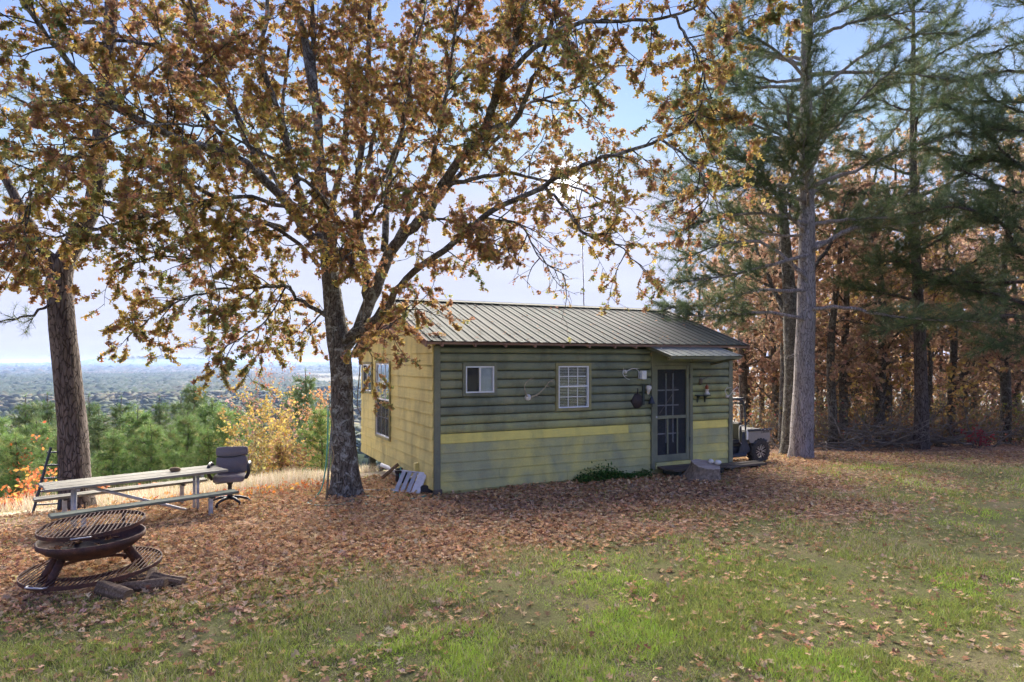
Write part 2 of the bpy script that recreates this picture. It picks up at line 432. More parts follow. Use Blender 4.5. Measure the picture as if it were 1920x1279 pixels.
def m_leaf(name, transl=.45, rough=.6, spec=.25):
    t = NT(name); a = t.new('ShaderNodeAttribute', attribute_name='col')
    t.base(a.outputs['Color'], rough, spec=spec)
    if transl:
        tr = t.new('ShaderNodeBsdfTranslucent'); 
        g = t.new('ShaderNodeGamma'); g.inputs[1].default_value = .85; t.l.new(a.outputs['Color'], g.inputs[0]); t.l.new(g.outputs[0], tr.inputs[0])
        mx = t.new('ShaderNodeMixShader'); mx.inputs[0].default_value = transl
        t.l.new(t.p.outputs[0], mx.inputs[1]); t.l.new(tr.outputs[0], mx.inputs[2]); t.l.new(mx.outputs[0], t.out.inputs[0])
m_leaf('leaf', .45); m_leaf('needle', .25, .55); m_leaf('litter', .15, .9, .08); m_leaf('blade', .3, .6); m_leaf('far_leaf', 0, .9, .1)

# ------------------------------------------------------------------ ground
def litter_mask(x, y):
    """1 where fallen leaves cover the soil, 0 in open grass"""
    x = np.asarray(x, float); y = np.asarray(y, float)
    edge = 7.85 + np.where(x > 0, .58, .27) * x + (fbm(x, y, .45, 5) - .5) * 3.0
    m = smooth01(y - edge, -1.9, 1.3)
    right = smooth01(x, 5.2, 8.0) * smooth01(17.2 - y + (fbm(x, y, .5, 8) - .5) * 4, 0, 2.2)
    m = m * (1 - .6 * right * smooth01(fbm(x, y, .38, 31), .38, .60))
    return np.clip(m, 0, 1)
def straw_mask(x, y):
    p = -.6 * np.asarray(x, float) + .8 * np.asarray(y, float)
    return smooth01(p, 12.0, 13.6) * smooth01(-np.asarray(x, float), -1.5, 0.5)
def build_ground():
    na = 270; rad = [0.0] + list(np.geomspace(.8, 60, 150)) + list(np.geomspace(64, 14500, 70))
    ang = np.linspace(0, 2 * np.pi, na, endpoint=False)
    rr, aa = np.meshgrid(np.array(rad[1:]), ang, indexing='ij')
    x, y = rr * np.sin(aa), rr * np.cos(aa)
    z = gz(x, y) + (fbm(x, y, 3.1, 41, 2) - .5) * .035 * smooth01(30 - rr, 0, 10)
    V = np.concatenate([[[0, 0, float(gz(0, 0))]], np.stack([x, y, z], -1).reshape(-1, 3)])
    nr = len(rad) - 1
    i = np.arange(nr - 1)[:, None] * na; k = np.arange(na)[None, :]; k2 = (k + 1) % na
    q = np.stack([1 + i + k, 1 + i + na + k, 1 + i + na + k2, 1 + i + k2], -1).reshape(-1, 4)
    tri0 = np.stack([np.zeros(na, int), 1 + np.arange(na), 1 + (np.arange(na) + 1) % na], -1)
    T = np.concatenate([q[:, [0, 1, 2]], q[:, [0, 2, 3]], tri0])[:, ::-1]
    m = np.ones((len(V), 4)); m[:, 0] = litter_mask(V[:, 0], V[:, 1]); m[:, 1] = straw_mask(V[:, 0], V[:, 1])
    m[:, 2] = smooth01(np.hypot(V[:, 0], V[:, 1]), 45, 110)
    me = np_mesh('ground', V, T, m, True)
    t = NT('ground_soil'); a = t.new('ShaderNodeAttribute', attribute_name='col')
    sp = t.new('ShaderNodeSeparateColor'); t.l.new(a.outputs['Color'], sp.inputs[0])
    w = t.coord('World')
    n1 = t.noise(w, .9, 6, .6, .3); n2 = t.noise(w, 7, 5, .65); n3 = t.noise(w, 55, 4, .6)
    grass = t.ramp(n1, [(.30, (.16, .13, .065, 1)), (.46, (.17, .175, .06, 1)), (.60, (.22, .19, .085, 1)), (.72, (.29, .235, .12, 1))])
    grass = t.mix(.5, grass, t.ramp(n3, [(.25, B3(.15)), (.75, B3(.85))]), 'OVERLAY')
    v = t.new('ShaderNodeTexVoronoi'); v.inputs['Scale'].default_value = 13; v.inputs['Randomness'].default_value = 1
    dv = t.new('ShaderNodeVectorMath', operation='ADD'); t.l.new(w, dv.inputs[0])
    ds = t.new('ShaderNodeVectorMath', operation='SCALE'); ds.inputs['Scale'].default_value = .16; t.l.new(t.noise_col(w, 18), ds.inputs[0]); t.l.new(ds.outputs[0], dv.inputs[1])
    t.l.new(dv.outputs[0], v.inputs['Vector'])
    sv = t.new('ShaderNodeSeparateColor'); t.l.new(v.outputs['Color'], sv.inputs[0])
    leafc = t.ramp(sv.outputs[0], [(0, (.151, .097, .064, 1)), (.3, (.366, .182, .097, 1)), (.55, (.580, .322, .182, 1)), (.8, (.720, .451, .278, 1)), (1, (.720, .600, .408, 1))])
    leafc = t.mix(t.ramp(v.outputs['Distance'], [(.25, B3(0)), (.6, B3(.7))]), leafc, (.068, .046, .032, 1))
    bare = t.ramp(t.noise(w, 1.1, 5, .6, .5), [(.62, B3(0)), (.70, B3(1))])
    leafc = t.mix(t.math('MULTIPLY', bare, .55), leafc, (.135, .101, .084, 1))
    lf = t.math('ADD', sp.outputs[0], t.math('MULTIPLY', t.math('SUBTRACT', n2, .5), 1.2), clamp=True)
    c = t.mix(t.ramp(lf, [(.32, B3(0)), (.62, B3(1))]), grass, leafc)
    straw = t.ramp(n3, [(.3, (.405, .324, .203, 1)), (.7, (.621, .540, .378, 1))])
    c = t.mix(t.math('MULTIPLY', sp.outputs[1], .7), c, straw)
    far = t.ramp(t.noise(w, .004, 8, .7), [(.3, (.05, .07, .03, 1)), (.5, (.085, .085, .045, 1)), (.7, (.14, .10, .055, 1))])
    c = t.mix(sp.outputs[2], c, far)
    t.bump(t.math('ADD', n3, t.math('MULTIPLY', sv.outputs[1], .6)), .7, .03)
    t.base(c, .95, spec=.1)
    tag(link('ground', me, t.m), 'sloping yard of short grass and fallen brown oak leaves', kind='structure')
build_ground()

# ------------------------------------------------------------------ leaf shapes (flat templates, numpy)
def tmpl_oak():
    """lobed oak leaf, length 1 along +x, in the xy plane, slightly cupped"""
    v = [(0, 0, 0), (.16, .03, 0), (.30, .10, .0), (.26, .33, .05), (.45, .10, 0), (.56, .42, .07), (.66, .10, .0), (.80, .24, .05), (.80, .06, 0), (1, 0, .02)]
    top = v; bot = [(x, -y, z) for x, y, z in v[1:-1]]
    V = np.array(top + bot, float); n = len(top)
    b = lambda i: i if i in (0, n - 1) else n + i - 1
    T = []
    for (i, j, k) in ((1, 2, 3), (2, 3, 4), (4, 5, 6), (6, 7, 8)):
        T.append((i, j, k)); T.append((b(i), b(k), b(j)))
    for i, j in ((1, 2), (2, 4), (4, 6), (6, 8)):
        T += [(i, b(i), b(j)), (i, b(j), j)]
    T += [(0, b(1), 1), (8, b(8), 9)]
    return V, np.array(T)
def tmpl_oak_lite():
    """lobed leaf of six faces: a narrow blade and two pairs of lobes"""
    V = [(0, 0, 0), (.5, .09, 0), (1, 0, .03), (.5, -.09, 0)]; T = [(0, 3, 1), (1, 3, 2)]
    for a, b, tip in ((.12, .46, (.36, .37, .10)), (.46, .86, (.74, .38, .10))):
        for s_ in (1, -1):
            k = len(V); V += [(a, 0, 0), (b, 0, 0), (tip[0], s_ * tip[1], tip[2])]; T.append((k, k + 1, k + 2) if s_ > 0 else (k + 1, k, k + 2))
    return np.array(V, float), np.array(T)
def tmpl_quad():
    V = np.array([(0, 0, 0), (.5, .33, .06), (1, 0, 0), (.5, -.33, .06)], float); return V, np.array([(0, 3, 1), (1, 3, 2)])
def unit(a): return a / np.maximum(np.linalg.norm(a, axis=-1, keepdims=True), 1e-9)
def scatter(tmpl, P, A, Nn, size, cols):
    """place a flat template at points P, long axis A, normal about Nn"""
    V, T = tmpl; A = unit(A); B = unit(np.cross(Nn, A)); C = np.cross(A, B)
    s = size[:, None, None]; fold = np.random.default_rng(len(P)).normal(.6, 1.3, (len(P), 1, 1))      # every leaf curls its own way
    W = P[:, None, :] + s * (V[None, :, 0, None] * A[:, None] + V[None, :, 1, None] * B[:, None] + V[None, :, 2, None] * fold * C[:, None])
    m = len(V); tri = (T[None] + (np.arange(len(P)) * m)[:, None, None]).reshape(-1, 3)
    cc = np.ones((len(P), m, 4)); cc[:, :, :3] = cols[:, None, :3]
    return W.reshape(-1, 3), tri, cc.reshape(-1, 4)
def pick(pal, n, r, jit=.18):
    cs = np.array([c[:3] for c, _ in pal]); w = np.array([w for _, w in pal], float); w /= w.sum()
    c = cs[r.choice(len(cs), n, p=w)]
    return np.clip(c * (1 + r.normal(0, jit, (n, 1))) * (1 + r.normal(0, .06, (n, 3))), .004, .9)
def rnd_unit(n, r): return unit(r.normal(size=(n, 3)))
def merge(parts):
    V, T, C, b = [], [], [], 0
    for v, t, c in parts:
        V.append(v); T.append(t + b); C.append(c); b += len(v)
    return np.concatenate(V), np.concatenate(T), np.concatenate(C)

# ------------------------------------------------------------------ the cabin
YAW = R_(26); CW, CG = 7.22, 5.7; CX, CY = -1.43, 11.8
uc, us = math.cos(YAW), math.sin(YAW)
def fu(px, v=0.0):                       # distance along the front wall seen at a photo column
    k = (px - 960) / F; x0, y0 = CX - v * us, CY + v * uc
    return (k * y0 - x0) / (uc - k * us)
def gv(px, u=0.0):                       # distance along the gable wall seen at a photo column
    k = (px - 960) / F; x0, y0 = CX + u * uc, CY + u * us
    return (x0 - k * y0) / (us + k * uc)
def cz(u, v, py): return EYE - (py - HOR) / F * (CY + u * us + v * uc)
def c2w(u, v, z=0): return Vector((CX + u * uc - v * us, CY + u * us + v * uc, z))
cabin = empty('cabin', (CX, CY, 0), YAW, 'small yellow and green painted cabin with ribbed metal roof on short posts', 'cabin')
ZT, RV, RZ, EV, EZ = 2.66, 2.55, 3.74, -.34, 2.755          # wall top, ridge place and height, eave place and height
SL = (RZ - EZ) / (RV - EV)
roofz = lambda v: RZ - SL * abs(v - RV)
# core of the house behind the boards
core = MB()
pf = [(.04, .05, .12), (CW - .04, .05, .12), (CW - .04, .05, roofz(.05) - .07), (.04, .05, roofz(.05) - .07)]
gp = [(.045, .05, .12), (.045, .05, roofz(.05) - .08), (.045, RV, RZ - .08), (.045, CG - .05, roofz(CG - .05) - .08), (.045, CG - .05, .12)]
core.prism(gp, (CW - .09, 0, 0)); core.build('wall_core', MATS['dark_timber'], cabin)

def board(prof_kind, u0, u1, z0, z1, mat, axis='front', name='board'):
    m = MB(); h = z1 - z0
    if prof_kind == 'log':
        pr = [(.045, z0 + .004)]
        for i in range(9):
            a = math.pi * i / 8; pr.append((.012 - .052 * math.sin(a) ** .8, z0 + .005 + (h - .010) * (1 - math.cos(a)) / 2))
        pr += [(.045, z1 - .004)]
    else:
        pr = [(.045, z0 + .003), (-.020, z0 + .003), (-.021, z0 + .016), (-.003, z1 - .001), (.045, z1 - .001)]
    if axis == 'front': m.prism([(u0, v, z) for v, z in pr], (u1 - u0, 0, 0))
    else: m.prism([(v, u1, z) for v, z in pr], (0, u0 - u1, 0))
    return m.build(name, MATS[mat], cabin, smooth=False)
# window places on the front wall
def win_rect(px0, px1, py0, py1):
    u0, u1 = fu(px0), fu(px1); return u0, u1, cz(u0, 0, py1), cz(u0, 0, py0)
WA = win_rect(866, 930, 681, 743); WB = win_rect(1040, 1106, 681, 771)
DU0, DU1 = fu(1219), fu(1296)            # door trim, outer edges
cuts = [(WA[0], WA[1], WA[2], WA[3]), (WB[0], WB[1], WB[2], WB[3])]
def spans(z0, z1, a, b):
    out = [(a, b)]
    for (c0, c1, d0, d1) in cuts:
        if z1 > d0 + .02 and z0 < d1 - .02:
            nx = []
            for s0, s1 in out:
                if c1 <= s0 or c0 >= s1: nx.append((s0, s1)); continue
                if c0 - s0 > .02: nx.append((s0, c0 - .003))
                if s1 - c1 > .02: nx.append((c1 + .003, s1))
            out = nx
    return out
def fillers(z0, z1, a, b, mat, axis='front'):
    for (c0, c1, d0, d1) in cuts:
        if c0 < a or c1 > b: continue
        if z1 > d0 + .02 and z0 < d1 - .02:
            if z1 > d1 + .004: board('lap', c0, c1, d1 + .001, z1, mat, axis)
            if z0 < d0 - .004: board('lap', c0, c1, z0, d0 - .001, mat, axis)
ZY = 1.055; LH = .1655
for side, (a, b) in enumerate(((.125, DU0 - .003), (DU1 + .003, CW - .105))):
    for i in range(10):
        z0 = ZY + i * LH; z1 = min(z0 + LH, ZT)
        mt = 'log_mid' if (i < 2 or (side == 1 and i < 5)) else 'log_dark'
        for s0, s1 in spans(z0, z1, a, b): board('log', s0, s1, z0, z1, mt, name='log_board')
        fillers(z0, z1, a, b, mt)
    for i in range(6):
        z1 = ZY - i * .176; z0 = z1 - .176
        mt = 'yellow_paint' if i == 0 else ('board_yellow' if side == 1 and i in (3, 4) else 'board_fade')
        if side == 0:
            j = a + (1.9, 3.1, 2.3, 3.4, 1.2, 2.7)[i]
            e_ = 4.32 if i == 0 else b
            board('lap', a, j - .002, z0, z1, mt); board('lap', j + .002, e_, z0, z1, mt)
            if i == 0: board('lap', e_ + .003, b, z0, z1, 'board_yellow')
        else: board('lap', a, b, z0, z1, mt)
# gable wall boards, cut round the two windows and under the roof slope
GW = []
for px0, px1, py0, py1 in ((682, 700, 679, 739), (707, 734, 677, 828)):
    v0, v1 = gv(px1), gv(px0); GW.append((v0, v1, cz(0, v0, py1), cz(0, v0, py0)))
cuts = [(g[0], g[1], g[2], g[3]) for g in GW]
GH = .228
for i in range(17):
    z0 = .04 + i * GH; z1 = z0 + GH
    lo, hi = .004, CG
    if z0 > roofz(0) - .1:
        d = (RZ - .09 - z0) / SL; lo, hi = max(lo, RV - d), min(hi, RV + d)
    if hi - lo < .25: continue
    vent = i >= 13
    fillers(z0, z1, lo, hi, 'gable_paint', 'gable')
    for s0, s1 in spans(z0, z1, lo, hi):
        parts_ = [(s0, s1)]
        if s1 - s0 > 3 and not vent and i % 3 == 1:
            j = s0 + (1.6 + (i * .77) % 1.9); parts_ = [(s0, j - .0006), (j + .0006, s1)]
        for q0, q1 in parts_:
            if z1 > roofz(q0) - .09 or z1 > roofz(q1) - .09:      # top corners follow the roof
                m = MB(); zz = lambda v: min(z1, roofz(v) - .085)
                pts = [q0, q1] + [v for v in (RV - (RZ - .085 - z1) / SL, RV + (RZ - .085 - z1) / SL) if q0 < v < q1]
                pts = sorted(set(pts)); lowr = [(-.018, v, z0) for v in pts]; topr = [(-.010, v, max(zz(v), z0 + .01)) for v in pts]
                m.prism([*lowr, *topr[::-1]], (.05, 0, 0)); m.build('board', MATS['raw_brown' if vent else 'gable_paint'], cabin)
            else: board('lap', q0, q1, z0, z1, 'raw_brown' if vent else 'gable_paint', 'gable')
# right and rear walls (plain boards, out of sight from the yard)
for i in range(14):
    z0 = .04 + i * .19
    m = MB(); m.box((CW - .02, CG / 2, z0 + .094), (.05, CG - .02, .184)); m.build('board', MATS['board_fade'], cabin)
    m = MB(); m.box((CW / 2, CG + .002, z0 + .094), (CW - .06, .05, .184)); m.build('board', MATS['gable_paint'], cabin)
# corner boards
for (u, mt) in ((.06, 'trim_green'), (CW - .05, 'trim_green')):
    MB().box((u, -.022, ZT / 2 - .01), (.118, .06, ZT + .06), .006).build('corner_board', MATS[mt], cabin)
MB().box((CW + .012, .06, ZT / 2), (.05, .10, ZT), .006).build('corner_board', MATS['trim_green'], cabin)
# roof: ribbed sheets
def rib_sheet(w, L, nrib, mat, name, parent, loc, rot, rib_h=.019):
    xs = [(0, 0)]; step = w / nrib
    for k in range(nrib):
        c = (k + .5) * step
        xs += [(c - .026, 0), (c - .011, rib_h), (c + .011, rib_h), (c + .026, 0), (c + .026 + (step - .052) / 2 - .012, 0), ]
        xs += [(c + .026 + (step - .052) / 2, .005)]
    xs[-1] = (w, 0); m = MB(); n = len(xs); ns = 2
    for j in range(ns + 1):
        for x, z in xs: m.v.append((x, j * L / ns, z))
        for x, z in xs: m.v.append((x, j * L / ns, z - .0035))
    for j in range(ns):
        for i in range(n - 1):
            a = j * 2 * n + i; m.f.append((a, a + 1, a + 1 + 2 * n, a + 2 * n)); a += n; m.f.append((a, a + 2 * n, a + 1 + 2 * n, a + 1))
    for i in range(n - 1): m.f.append((i, n + i, n + i + 1, i + 1)); a = ns * 2 * n + i; m.f.append((a, a + 1, a + 1 + n, a + n))
    for j in range(ns):
        a = j * 2 * n; m.f.append((a, a + 2 * n, a + 3 * n, a + n)); a += n - 1; m.f.append((a, a + n, a + 3 * n, a + 2 * n))
    return m.build(name, MATS[mat], parent, loc=loc, rot=rot)
roof = MB(); RU0, RU1 = -.25, CW + .27
roof.prism([(RU0 + .04, v, z - .035) for v, z in ((EV + .06, EZ + .02), (RV, RZ), (CG + .3, roofz(CG + .3)))] + [(RU0 + .04, v, z - .075) for v, z in ((CG + .3, roofz(CG + .3)), (RV, RZ), (EV + .06, EZ + .02))], (RU1 - RU0 - .08, 0, 0))
roof = roof.build('roof', MATS['raw_brown'], cabin)
npan = 9; pw = (RU1 - RU0) / npan
LF = math.hypot(RV - EV, RZ - EZ); sl_a = math.atan(SL)
for k in range(npan):
    dz = .002 * (k % 2)
    rib_sheet(pw - .002, LF, 4, 'roof_metal', 'roof_panel', roof, (RU0 + k * pw, EV, EZ + dz), (sl_a, 0, 0))
    LB = math.hypot(CG + .4 - RV, SL * (CG + .4 - RV))
    rib_sheet(pw - .002, LB, 4, 'roof_metal', 'roof_panel', roof, (RU0 + (k + 1) * pw, CG + .4, roofz(CG + .4) + dz), (sl_a, 0, math.pi))
m = MB()
for s in (-1, 1): m.beam((RU0 - .01, RV + s * .075, RZ + .012), (RU1 + .01, RV + s * .075, RZ + .012), .17, .006, upv=(0, s * SL, 1))
m.build('ridge_cap', MATS['roof_metal'], roof)
for s in (RU0 + .02, RU1 - .02):
    MB().beam((s, EV + .03, EZ - .05), (s, RV, RZ - .05), .03, .12).build('rake_board', MATS['raw_brown'], roof)
for px in (827, 889, 946, 1001, 1053, 1102, 1150, 1189, 1235, 1290, 1345):
    u = fu(px, -.2)
    MB().beam((u, EV + .05, EZ - .075 + SL * .05), (u, .04, EZ - .075 + SL * (.04 - EV)), .042, .085, .004).build('rafter_tail', MATS['raw_brown'], cabin)
# door awning
aw = empty('awning'); aw.parent = cabin
AU0, AU1 = fu(1221, -.26), 6.66
for k in range(2):
    w = (AU1 - AU0) / 2
    rib_sheet(w - .003, .74, 4, 'awning_metal', 'awning_panel', aw, (AU0 + k * w, -.93, 2.505 + .003 * k), (math.atan2(.20, .71), 0, 0), .016)
for u in (AU0 + .06, (AU0 + AU1) / 2 + .1, AU1 - .06):
    MB().beam((u, -.88, 2.485), (u, -.02, 2.70), .04, .06, .004).build('awning_rafter', MATS['trim_green'], aw)
MB().beam((AU0 + .02, -.86, 2.468), (AU1 - .02, -.86, 2.468), .05, .045, .004).build('awning_beam', MATS['trim_green'], aw)
MB().beam((AU1 - .06, -.8, 2.46), (AU1 - .06, -.03, 1.98 + .35), .04, .05).build('awning_brace', MATS['trim_green'], aw)

# windows: each a frame with trim, sashes and panes
def window(u0, u1, z0, z1, kind, axis, trim_mat, depth=.062):
    w = empty('window'); w.parent = cabin
    if axis == 'gable': w.rotation_euler = (0, 0, -math.pi / 2); w.location = (0, u1, 0)
    else: w.location = (u0, 0, 0)
    W = u1 - u0; t = .055; d = depth; yc = -d / 2 + .02
    def bx(name, mat, x0, x1, zz0, zz1, y0, y1, parent=w, ch=.004):
        return MB().box(((x0 + x1) / 2, (y0 + y1) / 2, (zz0 + zz1) / 2), (x1 - x0, abs(y1 - y0), zz1 - zz0), ch).build(name, MATS[mat], parent)
    bx('trim', trim_mat, 0, t, z0, z1, -d, .03); bx('trim', trim_mat, W - t, W, z0, z1, -d, .03)
    bx('trim', trim_mat, t + .002, W - t - .002, z1 - t, z1, -d + .003, .03); bx('sill', trim_mat, t + .002, W - t - .002, z0, z0 + t, -d - .008, .03)
    a0, a1, b0, b1 = t + .003, W - t - .003, z0 + t + .003, z1 - t - .003
    fr = .026
    bx('backing', 'interior_dark', a0, a1, b0, b1, .018, .028, ch=0)
    s = empty('sash'); s.parent = w
    for q in ((a0, a0 + fr, b0, b1), (a1 - fr, a1, b0, b1), (a0 + fr + .001, a1 - fr - .001, b0, b0 + fr), (a0 + fr + .001, a1 - fr - .001, b1 - fr, b1)):
        bx('sash_rail', 'white_vinyl', *q, -d + .012, .012, s, .003)
    g0, g1, h0, h1 = a0 + fr + .002, a1 - fr - .002, b0 + fr + .002, b1 - fr - .002
    def pane(x0, x1, zz0, zz1, mat, y=-.018):
        bx('pane', mat, x0, x1, zz0, zz1, y, y + .004, w, 0)
    if kind == 'slider':
        c = (g0 + g1) / 2
        bx('meeting_rail', 'white_vinyl', c - .014, c + .014, h0, h1, -d + .016, .008, w, .003)
        pane(g0, c - .016, h0, h1, 'window_glass'); pane(c + .016, g1, h0, h1, 'window_glass'); bx('pale_panel', 'panel_pale_blue', c + .016, g1, h0, h1, .002, .010, w, 0)  # pale panel colours the right pane in place of a mirrored reflection
        bx('insect_screen', 'screen_mesh', g0, c - .016, h0, h1, -.028, -.026, w, 0)
    else:
        c = (h0 + h1) / 2 + .01; hung = kind
        bx('meeting_rail', 'white_vinyl', g0, g1, c - .016, c + .016, -d + .014, .010, w, .003)
        pane(g0, g1, c + .018, h1, 'mirror_glass' if hung == 'tall' else 'window_glass'); pane(g0, g1, h0, c - .018, 'window_glass', -.008)
        nx = 3
        for k in range(1, nx):
            x = g0 + (g1 - g0) * k / nx
            bx('muntin', 'white_vinyl', x - .007, x + .007, c + .018, h1, -.028, -.020, w, 0)
            bx('muntin', 'white_vinyl', x - .007, x + .007, h0, c - .018, -.018, -.010, w, 0)
        for (q0, q1, y) in ((c + .018, h1, -.030), (h0, c - .018, -.0195)):
            z = (q0 + q1) / 2; bx('muntin', 'white_vinyl', g0, g1, z - .007, z + .007, y, y + .0085, w, 0)
        if hung == 'tall': bx('insect_screen', 'screen_mesh', g0, g1, h0, c - .018, -.034, -.032, w, 0)
        else:
            n = 26
            for k in range(n):
                z = h0 + (h1 - h0) * (k + .5) / n
                o = MB().box((0, 0, 0), (g1 - g0 - .01, .020, .0015)).build('blind_slat', MATS['blind_white'], w)
                o.location = ((g0 + g1) / 2, .006, z); o.rotation_euler = (R_(38 if k > 8 else 25), 0, 0)
    return w
window(*WA, 'slider', 'front', 'trim_green', .066); window(*WB, 'hung', 'front', 'trim_olive', .066)
window(*GW[0], 'slider', 'gable', 'trim_olive', .05); window(*GW[1], 'tall', 'gable', 'trim_olive', .05)

# door: casing, inner door with white bars, screen door
ZD0, ZD1 = .215, 2.30
dz_ = empty('door'); dz_.parent = cabin
def dbx(name, mat, u0, u1, z0, z1, y0, y1, parent=None, ch=.004):
    return MB().box(((u0 + u1) / 2, (y0 + y1) / 2, (z0 + z1) / 2), (u1 - u0, abs(y1 - y0), z1 - z0), ch).build(name, MATS[mat], parent or dz_)
dbx('casing', 'trim_green', DU0, DU0 + .085, .06, ZT - .02, -.062, .03); dbx('casing', 'trim_green', DU1 - .085, DU1, .06, ZD1 + .06, -.062, .03)
dbx('casing', 'trim_green', DU0 + .087, DU1 - .087, ZD1, ZD1 + .075, -.058, .03)
dbx('header_board', 'log_dark', DU0 + .087, DU1 - .002, ZD1 + .078, ZT, -.03, .04)
dbx('threshold', 'board_fade', DU0 + .087, DU1 - .087, .07, ZD0 - .003, -.10, .03)
d0, d1 = DU0 + .089, DU1 - .089; DW = d1 - d0
inner = dbx('inner_door', 'interior_dark', d0, d1, ZD0, ZD1 - .003, .012, .03, ch=0)
xg0, xg1 = d0 + .20 * DW, d0 + .72 * DW
for k in (.36, .56):
    x = d0 + k * DW; dbx('muntin', 'white_vinyl', x - .013, x + .013, ZD0 + .40, ZD1 - .17, .002, .011, inner, 0)
for z in (ZD0 + .60, ZD0 + 1.22, ZD0 + 1.55): dbx('muntin', 'white_vinyl', d0 + .10 * DW, d0 + .72 * DW, z - .013, z + .013, -.001, .0095, inner, 0)
sd_ = empty('screen_door'); sd_.parent = dz_
st = .072
dbx('stile', 'trim_green', d0 + .004, d0 + st, ZD0 + .004, ZD1 - .006, -.050, -.020, sd_); dbx('stile', 'trim_green', d1 - st - .02, d1 - .004, ZD0 + .004, ZD1 - .006, -.050, -.020, sd_)
for z0, z1 in ((ZD0 + .004, ZD0 + .15), (ZD0 + .93, ZD0 + 1.0), (ZD1 - .085, ZD1 - .006)):
    dbx('rail', 'trim_green', d0 + st + .001, d1 - st - .021, z0, z1, -.049, -.021, sd_)
for k in (.37, .65):
    x = d0 + k * DW; dbx('bar', 'trim_green', x - .017, x + .017, ZD0 + .152, ZD0 + .928, -.048, -.022, sd_)
dbx('mesh', 'screen_mesh', d0 + st, d1 - st - .02, ZD0 + .1, ZD1 - .08, -.0195, -.0185, sd_, 0)
dbx('handle', 'white_metal', d0 + .02, d0 + .04, ZD0 + .96, ZD0 + 1.0, -.085, -.051, sd_)
for z in (ZD0 + .42, ZD1 - .28): dbx('hinge', 'black_plastic', d1 - .012, d1 + .012, z, z + .09, -.068, -.052, sd_)
MB().tube([(d0 + .12, -.054, ZD0 + 1.05), (d0 + .46, -.054, ZD0 + 1.44), (d0 + .55, -.056, ZD0 + 1.62)], .006, 5).build('twig_handle', MATS['twig_grey'], sd_)
# vent hood on the gable, posts and braces under the floor
v_ = gv(785); zv = cz(0, v_, 875)
MB().prism([(-.02, v_ - .07, zv - .075), (-.02, v_ + .07, zv - .075), (-.02, v_ + .05, zv + .085), (-.02, v_ - .05, zv + .085)], (-.07, 0, -.02)).build('vent_hood', MATS['gable_paint'], cabin)
for (u, v) in ((.3, .15), (.22, 2.2), (.22, CG - .25), (3.6, 2.6), (3.6, CG - .25), (CW - .3, .2), (CW - .3, CG - .25), (1.5, 3.4)):
    w = c2w(u, v); zb = float(gz(w.x, w.y)) - .15
    MB().box((u, v, (zb + .12) / 2), (.15, .15, .12 - zb), .008).build('post', MATS['dark_timber'], cabin)
for (a, b) in (((.22, 2.25, -.25), (.22, 1.55, .1)), ((.3, CG - .4, -.6), (.25, 4.0, .1))):
    MB().beam(a, b, .05, .09, .004).build('brace', MATS['log_wood'], cabin)
MB().box((CW / 2, .10, .06), (CW - .25, .04, .13)).build('floor_beam', MATS['dark_timber'], cabin)
MB().box((CW / 2, .03, -.02), (CW - .3, .05, .16), .004).build('skirt_board', MATS['board_fade'], cabin)
MB().box((.075, -.01, -.05), (.15, .12, .22), .01).build('foot_block', MATS['deck_wood'], cabin)

# ------------------------------------------------------------------ things hung on the cabin
def on_wall(px, py, out=.03):
    u = fu(px); return c2w(u, -out, cz(u, 0, py))
def wall_empty(name, px, py, label, cat, out=.045, group=None):
    return empty(name, on_wall(px, py, out), YAW, label, cat, group)
def spline(pts, n=10):
    P = [Vector(p) for p in pts]; out = []
    for i in range(len(P) - 1):
        a, b = P[max(i - 1, 0)], P[i]; c, d = P[i + 1], P[min(i + 2, len(P) - 1)]
        for k in range(n):
            t = k / n; out.append(.5 * ((2 * b) + (c - a) * t + (2 * a - 5 * b + 4 * c - d) * t * t + (3 * b - a - 3 * c + d) * t ** 3))
    out.append(P[-1]); return out
def antler(parent, pts, r0, tines, mat):
    P = spline(pts, 6); n = len(P)
    m = MB().tube(P, [r0 * (1 - .72 * i / (n - 1)) for i in range(n)], 8)
    o = m.build('antler', MATS[mat], parent, True)
    for t, d in tines:
        i = int(t * (n - 1)); p = P[i]; d = Vector(d)
        q = [p, p + d * .5 + Vector((0, -.01, .01)), p + d]
        MB().tube(spline(q, 4), [r0 * .6 * (1 - .85 * k / 8) for k in range(9)], 6).build('tine', MATS[mat], o, True)
    return o
# long pair beside the slider window
a = wall_empty('antlers', 988, 745, 'long tan elk antlers on a white skull plate between the two front windows', 'antlers')
MB().lathe([(.001, .05), (.035, .045), (.06, .02), (.065, -.02), (.04, -.05), (.001, -.055)], 14).build('skull_plate', MATS['bone_white'], a, True, rot=(R_(80), 0, 0))
antler(a, [(-.03, -.03, .02), (-.10, -.09, .10), (-.13, -.12, .24), (-.06, -.14, .34), (.06, -.12, .385)], .017, [(.22, (-.02, -.10, -.01)), (.75, (.06, -.05, .0))], 'antler_tan')
antler(a, [(.05, -.03, .01), (.16, -.09, .06), (.30, -.12, .18), (.40, -.13, .30), (.54, -.11, .35)], .017, [(.18, (.13, -.08, -.05)), (.62, (.09, -.03, -.05)), (.8, (.07, -.03, -.04))], 'antler_tan')
